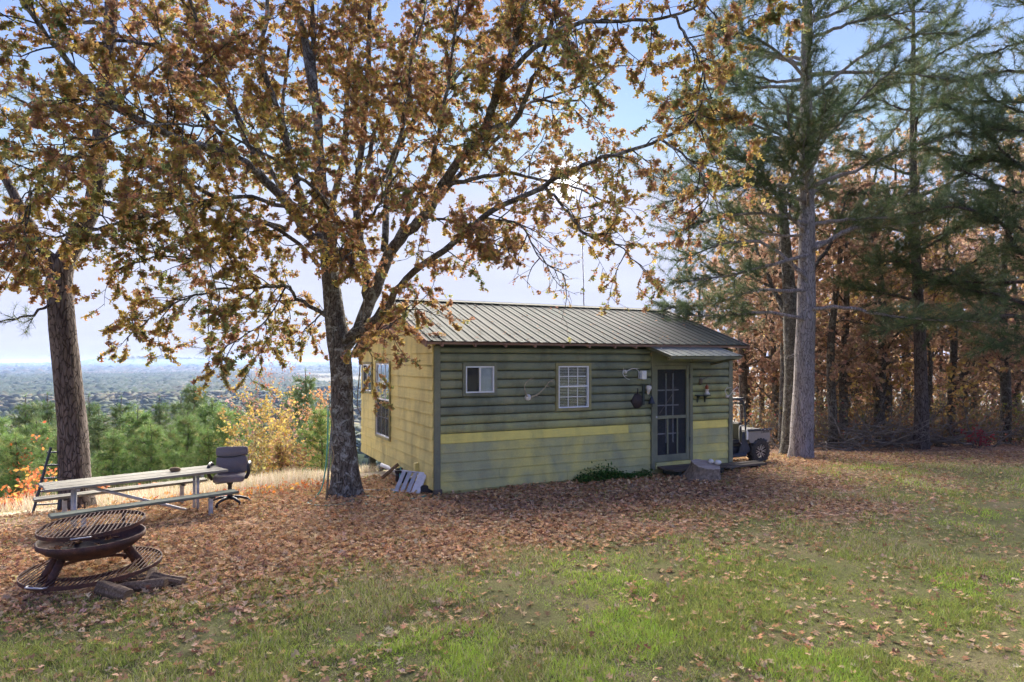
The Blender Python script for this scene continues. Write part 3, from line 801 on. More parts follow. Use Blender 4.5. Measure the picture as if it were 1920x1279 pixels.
# small white pair
a = wall_empty('antlers', 1170, 697, 'small bleached white antlers beside the white wall box', 'antlers')
MB().lathe([(.001, .03), (.03, .025), (.045, 0), (.03, -.03), (.001, -.035)], 12).build('skull_plate', MATS['bone_white'], a, True, rot=(R_(80), 0, 0))
antler(a, [(-.02, -.02, .0), (-.10, -.08, .03), (-.13, -.10, -.04), (-.09, -.13, -.12), (.02, -.14, -.17)], .012, [(.3, (-.02, -.03, .06)), (.7, (.06, -.02, .02))], 'bone_white')
antler(a, [(.02, -.02, .01), (.12, -.07, .06), (.22, -.10, .05), (.26, -.13, -.03), (.22, -.14, -.13)], .012, [(.45, (.10, -.02, .0)), (.7, (.07, -.02, -.05))], 'bone_white')
# dark pair over the shelf
a = wall_empty('antlers', 1311, 715, 'dark antlers on a small skull above the wall shelf', 'antlers')
MB().lathe([(.001, .07), (.03, .06), (.05, .0), (.035, -.07), (.001, -.10)], 12).build('skull', MATS['antler_dark'], a, True, rot=(R_(20), 0, 0))
antler(a, [(-.02, -.02, .04), (-.08, -.06, .10), (-.06, -.09, .16), (.0, -.10, .17)], .010, [(.6, (-.01, -.02, .07))], 'antler_dark')
antler(a, [(.03, -.02, .04), (.12, -.06, .09), (.20, -.09, .11), (.28, -.09, .17)], .010, [(.5, (.02, -.02, .10)), (.7, (.08, -.02, .0))], 'antler_dark')
# tangled white pair at the corner
a = wall_empty('antlers', 1360, 738, 'tangled bleached white antlers nailed by the far corner of the cabin', 'antlers')
MB().box((0, -.01, -.06), (.09, .05, .06), .012).build('skull_plate', MATS['bone_white'], a)
antler(a, [(-.03, -.03, -.07), (-.10, -.09, -.02), (-.15, -.10, .07), (-.10, -.12, .13), (.02, -.13, .15)], .013, [(.4, (-.05, -.03, .08)), (.7, (.02, -.03, .07))], 'bone_white')
antler(a, [(.03, -.03, -.06), (.06, -.10, .03), (.12, -.12, .11), (.22, -.12, .13), (.27, -.11, .02)], .013, [(.35, (-.09, -.03, .05)), (.6, (.03, -.03, .06)), (.85, (.0, -.02, -.14))], 'bone_white')
# wall box, skillet, plaque with bird skull and bell, shelf and figurine, sign plate
b = wall_empty('wall_box', 1200, 703, 'small white plastic box fixed to the log wall near the door', 'wall box', .04)
MB().box((.012, -.06, 0), (.125, .09, .185), .012).build('cover', MATS['white_vinyl'], b)
MB().box((-.072, -.045, -.005), (.032, .07, .16), .008).build('side_plate', MATS['galvanised'], b)
k = wall_empty('skillet', 1193, 752, 'rusty cast iron skillet hanging on the wall by its handle', 'skillet', .05)
MB().lathe([(.001, -.012), (.14, -.012), (.162, .030), (.155, .030), (.135, -.002), (.001, -.002)], 32).build('pan', MATS['cast_iron'], k, True, rot=(R_(-90), 0, 0))
MB().beam((.0, .005, .15), (.005, .005, .275), .03, .014, .005).build('handle', MATS['cast_iron'], k)
p = wall_empty('plaque', 1207, 738, 'wooden plaque with a small skull mount left of the screen door', 'plaque', .045)
MB().box((-.05, -.012, -.02), (.055, .03, .44), .006).build('backboard', MATS['dark_green_wood'], p)
MB().lathe([(.001, -.10), (.022, -.09), (.035, -.02), (.065, .045), (.05, .09), (.001, .10)], 12).build('skull', MATS['bone_white'], p, True, loc=(.045, -.06, .08), rot=(R_(8), 0, R_(10)))
MB().tube([(.08, -.06, .16), (.11, -.07, .22), (.10, -.07, .26)], [.012, .009, .003], 6).build('horn', MATS['antler_dark'], p, True)
b = empty('bell', on_wall(1216, 752, .11), YAW, 'small dark metal bell hanging beside the screen door', 'bell')
MB().lathe([(.001, .10), (.025, .095), (.035, .05), (.06, -.02), (.085, -.05), (.075, -.05), (.03, .03), (.001, .04)], 18).build('dome', MATS['blue_black'], b, True)
MB().tube([(0, .08, .10), (0, .03, .13), (0, 0, .10)], .008, 6).build('bracket', MATS['blue_black'], b, True)
MB().tube([(0, 0, .03), (.01, -.01, -.12)], .006, 6).build('clapper', MATS['blue_black'], b, True)
s_ = wall_empty('wall_shelf', 1311, 741, 'little dark wooden bracket shelf on the log wall right of the door', 'shelf', .045)
MB().box((0, -.075, 0), (.34, .15, .022), .005).build('board', MATS['dark_green_wood'], s_)
for x in (-.10, .11):
    MB().prism([(x - .014, 0, -.012), (x - .014, -.10, -.012), (x - .014, -.04, -.06), (x - .014, -.02, -.15), (x - .014, 0, -.16)], (.028, 0, 0)).build('bracket', MATS['dark_green_wood'], s_)
f = empty('figurine', c2w(fu(1319) + .0, -.11, cz(fu(1319), -.1, 741) + .016), YAW, 'red topped white lighthouse figurine standing on the wall shelf', 'figurine')
MB().lathe([(.001, 0), (.062, 0), (.066, .03), (.04, .045), (.034, .10), (.05, .105), (.05, .115), (.001, .116)], 16).build('tower', MATS['bone_white'], f, True)
MB().lathe([(.03, .116), (.034, .16), (.05, .165), (.02, .20), (.012, .225), (.001, .23)], 16).build('lantern', MATS['red_brown'], f, True)
sg = empty('sign_plate', c2w(fu(1257, -.05), -.065, cz(fu(1257), -.05, 673)), YAW, 'small cream name plate fixed above the screen door', 'sign')
MB().box((0, 0, 0), (.185, .012, .062), .003).build('plate', MATS['plate_cream'], sg)
for x0, x1 in ((-.080, -.052), (-.038, -.026), (-.024, -.006), (-.004, .012), (.014, .030), (.032, .046), (.066, .078)):
    MB().box(((x0 + x1) / 2, -.0075, 0), (x1 - x0, .004, .024)).build('letter', MATS['print_dark'], sg)

# ------------------------------------------------------------------ doorstep, stump, ivy
w0 = c2w(5.75, -.42)
st_ = empty('doorstep', (w0.x, w0.y, -.01), YAW, 'weathered plank doorstep lying in front of the screen door', 'doorstep')
for k in range(4): MB().box((-.05 + .01 * (k % 2), -.21 + k * .145, .135 - .006 * (k % 3)), (1.45, .138, .04), .005).build('plank', MATS['deck_wood'], st_)
for x in (-.6, 0, .55): MB().box((x, 0, .055), (.09, .52, .11), .006).build('bearer', MATS['dark_timber'], st_)
w1 = c2w(7.15, -.35)
st2 = empty('plank_walk', (w1.x, w1.y, -.02), YAW, 'low mossy boards on the ground under the far corner of the cabin', 'boards')
for k in range(2): MB().box((0, -.1 + k * .19, .085 + .008 * k), (1.25, .17, .045), .005).build('plank', MATS['deck_wood'], st2)
MB().box((-.4, 0, .03), (.09, .36, .07), .006).build('bearer', MATS['dark_timber'], st2); MB().box((.4, 0, .03), (.09, .36, .07), .006).build('bearer', MATS['dark_timber'], st2)

def rough_ring(rz, n, seed, amp=.12, freq=2.2):
    out = []
    for r, z in rz:
        row = []
        for k in range(n):
            a = 2 * math.pi * k / n
            q = 1 + amp * (mnoise.noise(Vector((math.cos(a) * freq, math.sin(a) * freq, z * 1.5 + seed))) + .5 * mnoise.noise(Vector((math.cos(a) * freq * 3, math.sin(a) * freq * 3, z * 4 + seed))))
            row.append((r * q * math.cos(a), r * q * math.sin(a), z))
        out.append(row)
    return out
def rings_mesh(m, rows, cap_top=True, cap_bot=False):
    b = len(m.v); n = len(rows[0])
    for r in rows: m.v += r
    for i in range(len(rows) - 1):
        for k in range(n):
            k2 = (k + 1) % n; m.f.append((b + i * n + k, b + i * n + k2, b + (i + 1) * n + k2, b + (i + 1) * n + k))
    if cap_top: m.f.append(tuple(b + (len(rows) - 1) * n + k for k in range(n)))
    if cap_bot: m.f.append(tuple(b + k for k in range(n))[::-1])
    return m
sp = at(1317, 893, 13.25); sp.z = float(gz(sp.x, sp.y))
stump = empty('tree_stump', sp, R_(20), 'broad sawn tree stump with a pale top in front of the doorstep', 'stump', rot=(R_(13), R_(4), R_(20)))
rows = rough_ring([(.44, -.08), (.37, .05), (.315, .16), (.29, .27), (.285, .325)], 40, 3.3, .16)
rings_mesh(MB(), rows, False).build('bark', MATS['stump_bark'], stump, True)
tp = rough_ring([(.285, .324), (.275, .335), (.14, .338), (.02, .342)], 40, 3.3, .16)
rings_mesh(MB(), tp).build('sawn_top', MATS['stump_top'], stump)
for i, (x, y, r, lb) in enumerate(((.17, .12, .062, 'white round stone sitting at the back of the stump top'), (.30, .08, .066, 'white round stone on the right rim of the stump'))):
    m = MB(); rr = rough_ring([(r * math.sin(math.pi * t / 8) + .001, -r * .8 * math.cos(math.pi * t / 8)) for t in range(9)], 14, 8 + i, .25, 1.5)
    o = rings_mesh(m, rr, True, True).build('stone', MATS['stone_white'], None, True); o.location = sp + Vector((x, y - .12, .37 - .015 * i)); tag(o, lb, 'stone')

def ivy():
    r = np.random.default_rng(5); n = 2600
    u = r.uniform(fu(1075), fu(1205), n); h = np.abs(r.normal(0, .075, n)) * (1 + .6 * np.sin(u * 4)) ; v = -r.uniform(.03, .38, n)
    P = np.stack([CX + u * uc - v * us, CY + u * us + v * uc, np.zeros(n)], -1); P[:, 2] = gz(P[:, 0], P[:, 1]) + .01 + h
    c = pick([((.05, .13, .025), 5), ((.08, .18, .04), 3), ((.03, .08, .02), 2), ((.14, .17, .05), 1)], n, r)
    V, T, C = scatter(tmpl_quad(), P, rnd_unit(n, r) + [0, 0, .3], rnd_unit(n, r) + [0, 0, 1.2], r.uniform(.035, .065, n), c)
    o = link('ground_ivy', np_mesh('ground_ivy', V, T, C), MATS['leaf']); tag(o, 'low green leafy plants growing at the foot of the front wall', 'plants', kind='stuff')
ivy()

# ------------------------------------------------------------------ under and beside the gable
def pipe_curve(name, pts, r, mat, label, cat, n=8, ns=8):
    o = MB().tube(spline(pts, ns), r, n).build(name, MATS[mat], None, True); return tag(o, label, cat)
def onground(px, py, dz=0):
    lo, hi = 4.5, 30.0
    for _ in range(50):
        D = (lo + hi) / 2; p_ = at(px, py, D)
        if p_.z > float(gz(p_.x, p_.y)) + dz: lo = D
        else: hi = D
    return at(px, py, (lo + hi) / 2)
OD = 12.0; oak_base = at(650, 930, OD); oak_base.z = float(gz(oak_base.x, oak_base.y))
sl0 = c2w(-.30, .62); 
sh = empty('step_ladder', (sl0.x, sl0.y, float(gz(sl0.x, sl0.y)) + .02), 0, 'white aluminium step stool leaning on the gable wall beneath the vent', 'step stool')
xa = Vector((.85, -.53, 0)).normalized(); ya = Vector((.3, .48, .82)).normalized(); za = xa.cross(ya); q = onground(738, 922); sh.location = q + ya * .23
sh.rotation_euler = Matrix((xa, ya, za)).transposed().to_euler()
for y in (-.21, .21): MB().box((.28, y, 0), (.60, .022, .05), .004).build('rail', MATS['white_metal'], sh)
for k in range(3): MB().box((.06 + k * .145, 0, .01), (.095, .395, .018), .004).build('tread', MATS['galvanised'], sh)
MB().box((.53, 0, .012), (.20, .44, .024), .005).build('top_tread', MATS['white_metal'], sh)
for y in (-.19, .19): MB().beam((.5, y, -.03), (.06, y, -.22), .018, .03).build('back_leg', MATS['white_metal'], sh)
q = onground(722, 921)
MB().box((0, 0, .025), (.95, .09, .03), .004).build('loose_board', MATS['grey_wood'], None, loc=q, rot=(0, 0, R_(8)))
tag(bpy.data.objects['loose_board'], 'pale loose board lying on the leaves between oak and cabin', 'board')
q = c2w(-.05, 1.75); q.z = float(gz(q.x, q.y))
bk = empty('tub', q, 0, 'squat black plastic tub on the ground under the cabin edge', 'tub')
MB().lathe([(.001, 0), (.15, 0), (.17, .26), (.185, .26), (.185, .28), (.16, .28), (.14, .03), (.001, .03)], 24).build('shell', MATS['black_plastic'], bk, True)
MB().lathe([(.158, .16), (.172, .165), (.172, .185), (.16, .19)], 24).build('band', MATS['blue_black'], bk, True)
a_ = c2w(.15, 2.6, -.05); b_ = c2w(-.02, 1.85, -.18)
o = MB().tube([a_ + Vector((-.5, .35, .12)), a_, b_], .045, 12).build('drain_pipe', MATS['pvc_pipe'], None, True); tag(o, 'white plastic drain pipe running under the cabin floor', 'pipe')
q = c2w(-.3, 2.55); 
o = MB().beam((q.x - .02, q.y, float(gz(q.x, q.y)) - .02), c2w(-.06, 2.1, .22), .05, .06, .004).build('prop_stick', MATS['log_wood'], None); tag(o, 'brown timber prop leaning against the underside of the gable wall', 'timber')
q = c2w(.05, .18); q.z = float(gz(q.x, q.y))
o = MB().box((0, 0, .07), (.22, .16, .16), .02).build('dark_block', MATS['black_plastic'], None, loc=c2w(-.02, .32, q.z)); tag(o, 'dark block tucked under the near cabin corner', 'block')
G_ = lambda px, py, dz=.012: onground(px, py) + Vector((0, 0, dz))
pipe_curve('garden_hose', [at(615, 768, 11.75), at(614, 830, 11.7), at(610, 880, 11.6), at(603, 915, 11.55), G_(590, 935), G_(578, 945), G_(600, 949), G_(640, 947), G_(662, 939), G_(684, 931), G_(705, 934), G_(735, 938), G_(772, 937), G_(806, 930), G_(820, 932), G_(825, 938)], .013, 'hose_green', 'green garden hose hanging down the oak trunk and trailing over the leaves', 'hose')
pipe_curve('garden_hose', [c2w(-.1, 1.75, .22), c2w(-.18, 1.55, .05), c2w(-.22, 1.3, -.07), G_(748, 920), G_(736, 926)], .012, 'hose_green', 'short green hose end curling from the black tub under the cabin', 'hose')
pipe_curve('garden_hose', [G_(690, 941), G_(684, 945), G_(694, 948), G_(715, 948), G_(737, 949)], .011, 'hose_green', 'loose green hose piece half buried in the leaves before the oak', 'hose')
pipe_curve('hanging_rope', [at(616, 745, 11.62), at(620, 775, 11.58), at(624, 800, 11.56), at(621, 830, 11.55), at(626, 855, 11.55), at(620, 880, 11.55), at(625, 893, 11.55)], .009, 'rope_tan', 'tan rope hanging in loops on the left side of the oak trunk', 'rope', 6)
pipe_curve('hanging_rope', [at(683, 560, 11.3), at(680, 600, 11.3), at(678, 650, 11.3), at(674, 700, 11.3), at(670, 755, 11.3), at(673, 770, 11.3), at(677, 777, 11.3)], .010, 'antler_dark', 'dark rope dangling from the lowest right limb before the gable wall', 'rope', 6)
o = MB().tube([at(622, 800, 11.55), G_(612, 938)], [.018, .022], 7).build('wooden_pole', MATS['grey_wood'], None, True); tag(o, 'thin grey pole leaning against the oak trunk', 'pole')

# antenna mast behind the cabin
mx = ground(1099, 20.6)
mast = empty('antenna_mast', mx, 0, 'tall thin antenna mast with a flat disc on top behind the roof', 'antenna')
MB().tube([(0, 0, -.1), (-.05, 0, 3.6), (-.13, 0, at(1090, 428, 20.6).z - mx.z)], [.028, .024, .018], 8).build('pole', MATS['galvanised'], mast, True)
MB().lathe([(.001, -.055), (.12, -.05), (.235, -.015), (.25, 0), (.235, .02), (.12, .05), (.001, .06)], 28).build('disc', MATS['white_metal'], mast, True, loc=(-.13, 0, at(1090, 425, 20.6).z - mx.z))

# ------------------------------------------------------------------ picnic table
tb = Vector((-5.92, 10.27, 0)); tb.z = -.175
table = empty('picnic_table', tb, R_(43.5), 'long weathered picnic table with grey plank top and galvanised frame', 'picnic table')
TL = 2.52
for k in range(5): MB().box((0, -.29 + k * .145, .735 + .002 * (k % 2)), (TL - .02 * (k % 3), .138, .038), .006).build('plank', MATS['grey_wood'], table)
for s in (-1, 1):
    for k in range(1 if s < 0 else 2):
        MB().box((.01 * k, s * .70 + (k * .13 if s > 0 else 0), .44), (TL, .24 if s < 0 else .12, .04), .006).build('bench_plank', MATS['green_wood' if s < 0 else 'grey_wood'], table)
for x in (-.86, .86):
    for y in (-.09, .09): MB().tube([(x, y, .02), (x, y * 1.0, .71)], .024, 8).build('leg', MATS['galvanised'], table, True)
    for y in (-.70, .74): MB().beam((x, y, .02), (x, y, .42), .05, .06, .006, (1, 0, 0)).build('bench_leg', MATS['galvanised'], table)
    MB().beam((x, -.74, .03), (x, .78, .03), .05, .045, .004).build('foot_rail', MATS['galvanised'], table)
    MB().beam((x, -.32, .695), (x, .32, .695), .05, .035, .004).build('top_rail', MATS['galvanised'], table)
    for y in (-.70, .74): MB().box((x, y, .405), (.06, .24, .025), .003).build('bench_bracket', MATS['black_plastic'], table)
MB().tube([(-.70, 0, .68), (.84, 0, .05)], .024, 8).build('brace', MATS['galvanised'], table, True)
MB().tube([(-.86, 0, .045), (.86, 0, .045)], .022, 8).build('stretcher', MATS['galvanised'], table, True)
m = MB(); rings_mesh(m, rough_ring([(.001, 0), (.055, .003), (.065, .03), (.05, .06), (.001, .068)], 12, 4, .35), True, True)
q = at(335, 884, 10.75); o = m.build('wood_chunk', MATS['log_wood'], None, True, loc=Vector((-5.92, 10.27, 0)) + Matrix.Rotation(R_(43.5), 3, 'Z') @ Vector((.55, .05, 0)) + Vector((0, 0, tb.z + .757)))
o.scale = (1.4, 1, 1); tag(o, 'small brown chunk of wood lying on the picnic table top', 'wood chunk')

# ------------------------------------------------------------------ office chair
cb = ground(431, 11.25, .0); FACE = R_(200)
chair = empty('office_chair', cb, R_(16), 'grey fabric office chair with black arms standing at the table end', 'chair')
# local: +y is the back of the chair, -y the front
def pad(w, d, h, nx=10, ny=8, bulge=.35, rc=.07):
    m = MB(); n = 28; rows = []
    for t in (0, .12, .5, .88, 1):
        k = 1 - .06 * (abs(t - .5) * 2) ** 3; row = []
        for i in range(n):
            a = 2 * math.pi * i / n; ca, sa = math.cos(a), math.sin(a); e = .32
            row.append((w / 2 * k * math.copysign(abs(ca) ** e, ca), d / 2 * k * math.copysign(abs(sa) ** e, sa), h * (t - .5)))
        rows.append(row)
    return rings_mesh(m, rows, True, True)
pad(.50, .50, .10).build('seat', MATS['chair_fabric'], chair, True, loc=(0, -.02, .47))
bk_ = empty('backrest', (0, .235, .53)); bk_.parent = chair; bk_.rotation_euler = (R_(-9), 0, R_(0))
pad(.52, .31, .085).build('lower_pad', MATS['chair_fabric'], bk_, True, loc=(0, 0, .13), rot=(R_(90), 0, 0))
pad(.53, .17, .095).build('head_pad', MATS['chair_fabric'], bk_, True, loc=(0, -.006, .355), rot=(R_(90), 0, 0))
MB().tube(spline([(-.25, -.052, .27), (-.1, -.056, .255), (.05, -.056, .26), (.25, -.052, .30)], 5), .008, 6).build('seam', MATS['black_plastic'], bk_, True)
MB().box((0, .06, .20), (.30, .03, .38), .012).build('back_shell', MATS['black_plastic'], bk_)
for s in (-1, 1):
    MB().tube(spline([(s * .27, -.10, .46), (s * .315, -.15, .56), (s * .315, -.14, .68), (s * .31, -.02, .715), (s * .31, .12, .70), (s * .30, .16, .665)], 5), .028, 8).build('armrest', MATS['black_plastic'], chair, True)
MB().lathe([(.06, .40), (.05, .36), (.034, .34), (.034, .20), (.045, .19), (.045, .10), (.001, .10)], 16).build('column', MATS['black_plastic'], chair, True)
MB().tube([(.05, -.05, .40), (-.22, -.12, .385)], .009, 6).build('lever', MATS['black_plastic'], chair, True)
for k in range(5):
    a = 2 * math.pi * k / 5 + .35; c_, s2 = math.cos(a), math.sin(a)
    o = MB().tube([(0, 0, .12), (.16 * c_, .16 * s2, .115), (.31 * c_, .31 * s2, .065)], [.035, .026, .018], 8).build('base_arm', MATS['black_plastic'], chair, True)
    MB().tube([(.31 * c_ - .014 * s2, .31 * s2 + .014 * c_, .028), (.31 * c_ + .014 * s2, .31 * s2 - .014 * c_, .028)], .028, 12).build('caster', MATS['black_plastic'], o, True)

# ------------------------------------------------------------------ fire pit
fp = at(176, 1100, 7.2); fp.z = float(gz(fp.x, fp.y)) - .01
pit = empty('fire_pit', fp, 0, 'rusty steel fire pit with round bowl and grate on pipe legs', 'fire pit', rot=(R_(1), R_(-1.5), 0)); pit.scale = (.88, .88, .92)
prof = [(.001, .27)] + [(.60 * math.sin(a), .27 + .30 * (1 - math.cos(a)) ) for a in np.linspace(.12, 1.12, 9)] + [(.59, .475), (.59, .53), (.575, .53), (.572, .47)] + [(.58 * math.sin(a), .285 + .30 * (1 - math.cos(a))) for a in np.linspace(1.05, .1, 8)] + [(.001, .285)]
MB().lathe(prof, 48).build('bowl', MATS['rusty_steel'], pit, True)
MB().lathe([(.40, .383), (.30, .335), (.15, .318), (.001, .32)], 32).build('ash_bed', MATS['cast_iron'], pit, True)
def grate(parent, R, z, nb, name, r_in=0, rim_h=.045, bar=.006):
    g = empty(name); g.parent = parent; g.location = (0, 0, z)
    MB().lathe([(R - .01, -rim_h / 2), (R, -rim_h / 2), (R, rim_h / 2), (R - .01, rim_h / 2), (R - .01, -rim_h / 2)], 56).build('rim', MATS['rusty_steel'], g)
    if r_in: MB().lathe([(r_in, -.02), (r_in + .01, -.02), (r_in + .01, .02), (r_in, .02), (r_in, -.02)], 44).build('inner_rim', MATS['rusty_steel'], g)
    for k in range(nb):
        y = -R + 2 * R * (k + .5) / nb; x = math.sqrt(max(R * R - y * y, 0)) - .008
        if x < .03: continue
        if r_in and abs(y) < r_in:
            xi = math.sqrt(r_in * r_in - y * y) + .01
            for s in (-1, 1): MB().beam((s * xi, y, .014), (s * x, y, .014), .009, .012).build('bar', MATS['rusty_steel'], g)
        else: MB().beam((-x, y, .014), (x, y, .014), .009, .012).build('bar', MATS['rusty_steel'], g)
    return g
g1_ = grate(pit, .59, .66, 24, 'cooking_grate'); g1_.rotation_euler = (R_(-1), R_(-1.5), R_(112)); g1_.location = (-.03, .06, .645)
MB().beam((-.56, 0, -.012), (.56, 0, -.012), .03, .02).build('cross_bar', MATS['rusty_steel'], g1_)
MB().tube([(-.585, .10, 0), (-.64, .10, .01), (-.64, -.10, .01), (-.585, -.10, 0)], .009, 6).build('handle', MATS['rim_bright'], g1_, True)
MB().tube([(.04, .60, .06), (.04, .60, .655)], .02, 8).build('swing_post', MATS['rusty_steel'], pit, True)
g2_ = grate(pit, .77, .15, 30, 'foot_shelf', .46); g2_.rotation_euler = (0, 0, R_(104))
MB().tube([(-.30, -.70, .165), (-.28, -.775, .172), (-.06, -.815, .172), (-.03, -.75, .165)], .010, 6).build('shelf_handle', MATS['rim_bright'], pit, True)
for a in (215, 245, 35, 62):
    c_, s2 = math.cos(R_(a)), math.sin(R_(a))
    MB().tube([(.36 * c_, .36 * s2, .36), (.50 * c_, .50 * s2, .14), (.585 * c_, .585 * s2, -.06)], .046, 14).build('leg', MATS['rusty_steel'], pit, True)
r = np.random.default_rng(3); n = 46
th = r.uniform(0, 6.28, n); rad = np.sqrt(r.uniform(0, 1, n)) * .48
P = np.stack([rad * np.cos(th), rad * np.sin(th), .31 + .30 * (1 - np.cos(np.arcsin(np.clip(rad / .60, 0, 1)))) + .02], -1) * [.88, .88, .92]
V, T, C = scatter(tmpl_oak(), P, rnd_unit(n, r) * [1, 1, .3], rnd_unit(n, r) * .4 + [0, 0, 1], r.uniform(.09, .14, n), pick([((.36, .22, .11), 2), ((.26, .14, .07), 2), ((.42, .30, .17), 1)], n, r))
o = link('caught_leaves', np_mesh('caught_leaves', V, T, C), MATS['litter']); o.location = fp; tag(o, 'dry oak leaves caught inside the rusty bowl', 'leaves', kind='stuff')

# firewood in front of the pit
def log_thing(px, py, D, L, rad, ang, label, tilt=0, seed=0):
    b = at(px, py, D); b.z = float(gz(b.x, b.y)) + rad * .75
    o = MB(); rows = rough_ring([(rad * k_, z) for k_, z in ((.92, -L / 2), (1, -L / 2 + .02), (1.04, -L / 4), (.96, 0), (1.02, L / 4), (.98, L / 2 - .02), (.9, L / 2))], 16, seed, .3, 1.3)
    ob = rings_mesh(o, rows, True, True).build('firewood_log', MATS['log_wood'], None, False, loc=b); ob.rotation_euler = (R_(90 + tilt), 0, R_(ang))
    return tag(ob, label, 'log', 'firewood by the fire pit')
log_thing(215, 1122, 6.55, .44, .072, 65, 'thick split log lying nearest in front of the fire pit', 2, 1)
log_thing(265, 1108, 6.72, .50, .06, 95, 'dark crooked log at the middle of the firewood pile', -6, 2)
log_thing(315, 1100, 6.9, .40, .062, 75, 'charred log at the right end of the firewood pile', 3, 3)
log_thing(283, 1087, 7.0, .30, .055, 20, 'short pale log end resting on the firewood pile', 12, 4)
log_thing(240, 1100, 7.0, .34, .035, 110, 'thin stick of firewood beneath the shelf ring', -3, 5)

# ------------------------------------------------------------------ ladder on the left pine
lb = ground(86, 10.95); la = at(113, 838, 11.2) 
lad = empty('ladder', lb, 0, 'narrow black metal ladder leaning against the leaning pine trunk', 'ladder')
up_ = (la - lb); sidev = Vector((.155, .05, 0))
for s in (-1, 1): MB().beam(sidev * s * 1.15 , up_ + sidev * s * .85, .03, .035, .003).build('rail', MATS['blue_black'], lad)
for k in range(5):
    t_ = .12 + k * .2; p_ = up_ * t_; MB().beam(p_ - sidev * 1.1, p_ + sidev * 1.1, .025, .025).build('rung', MATS['blue_black'], lad)

# ------------------------------------------------------------------ utility vehicle parked nose-in at the far wall
qv = c2w(8.76, 1.25); qv.z = float(gz(qv.x, qv.y))
utv = empty('utility_vehicle', qv, YAW, 'tan and black side-by-side utility vehicle parked behind the far cabin corner', 'vehicle'); utv.scale = (.85, .85, .88)
# local: x towards its tail, -y towards the yard
WR = .37
def wheel(x, y):
    w = empty('wheel', (x, y, WR)); w.parent = utv
    ty = MB(); n = 48
    prof_ = [(.205, -.10), (.25, -.125), (.33, -.125), (.355, -.10), (.36, 0), (.355, .10), (.33, .125), (.25, .125), (.205, .10)]
    for r_, yy in prof_:
        for k in range(n):
            a = 2 * math.pi * k / n; ty.v.append((r_ * math.cos(a), yy, r_ * math.sin(a)))
    for i in range(len(prof_) - 1):
        for k in range(n): k2 = (k + 1) % n; ty.f.append((i * n + k, i * n + k2, (i + 1) * n + k2, (i + 1) * n + k))
    tyre = ty.build('tyre', MATS['tyre_rubber'], w, True)
    lug = MB()
    for k in range(20):
        a = 2 * math.pi * k / 20
        for s in (-1, 1):
            a2 = a + (.08 if s > 0 else -.08); M = Matrix.Rotation(-a2, 3, 'Y') @ Matrix.Rotation(s * .5, 3, 'X')
            lug.box(Matrix.Rotation(-a2, 3, 'Y') @ Vector((.362, s * .062, 0)), (.035, .11, .04), .006, M)
    lug.build('tread_lugs', MATS['tyre_rubber'], w)
    rim = MB(); rim.lathe([(.20, -.11), (.215, -.115), (.215, .10), (.20, .10), (.19, -.06), (.20, -.11)], 32)
    rim.v = [(x_, z_, y_) for x_, y_, z_ in rim.v]; rim.build('rim', MATS['rim_alloy'], w, True)
    MB().tube([(0, -.085, 0), (0, .08, 0)], .05, 14).build('hub', MATS['rim_alloy'], w, True)
    MB().tube([(0, .02, 0), (0, .05, 0)], .19, 24).build('brake_disc', MATS['black_plastic'], w)
    for k in range(8):
        a = 2 * math.pi * k / 8
        for d_ in (-.16, .16):
            MB().beam((.04 * math.cos(a), -.085, .04 * math.sin(a)), (.198 * math.cos(a + d_), -.095, .198 * math.sin(a + d_)), .012, .018).build('spoke', MATS['rim_bright'], w)
for x in (.10, -1.36):
    for y in (-.62, .62): wheel(x, y)
bed = MB().prism([(-.30, -.70, .62), (.46, -.70, .62), (.50, -.70, .70), (.50, -.70, .96), (-.42, -.70, .96), (-.40, -.70, .80)], (0, 1.40, 0)).build('cargo_bed', MATS['tan_panel'], utv)
MB().box((.04, 0, .968), (.86, 1.32, .012), .003).build('bed_dark_sheet', MATS['black_plastic'], bed)  # added dark sheet: darkens the solid bed's pale lit top by colour
MB().box((.06, -.72, .985), (.98, .05, .065), .012).build('bed_rail', MATS['blue_black'], bed); MB().box((.06, .72, .985), (.98, .05, .065), .012).build('bed_rail', MATS['blue_black'], bed)
for x in (.10, .24, .38): MB().box((x, -.748, .985), (.045, .012, .022), .004).build('tie_hook', MATS['rim_bright'], bed)
MB().prism([(-.22, -.735, .60), (.32, -.735, .64), (.36, -.735, .685), (.28, -.735, .70), (-.10, -.735, .675)], (0, .09, 0)).build('fender_flare', MATS['blue_black'], utv)
MB().box((.505, -.60, .83), (.035, .11, .22), .012).build('tail_light', MATS['red_lens'], utv); MB().box((.505, .60, .83), (.035, .11, .22), .012).build('tail_light', MATS['red_lens'], utv)
MB().box((.51, 0, .80), (.03, 1.05, .28), .01).build('tailgate', MATS['tan_panel'], utv)
MB().box((-.43, -.70, .86), (.07, .06, .28), .015).build('side_badge', MATS['white_vinyl'], utv)
MB().box((-.68, 0, .42), (2.05, 1.15, .22), .04).build('chassis', MATS['black_plastic'], utv)
MB().box((-1.43, 0, .66), (.62, 1.2, .34), .08).build('bonnet', MATS['blue_black'], utv)
MB().prism([(-.46, -.66, .95), (-.42, -.66, .70), (-.22, -.66, .40), (-.50, -.66, .30), (-.75, -.66, .30), (-.62, -.66, .60), (-.56, -.66, .95)], (0, .06, 0)).build('rear_panel', MATS['blue_black'], utv)
MB().box((-.80, -.66, .30), (.75, .10, .10), .02).build('sill_step', MATS['blue_black'], utv)
MB().box((-.78, 0, .66), (.50, 1.2, .12), .03).build('seat', MATS['black_plastic'], utv); MB().box((-.56, 0, .95), (.12, 1.2, .50), .04).build('seat_back', MATS['black_plastic'], utv)
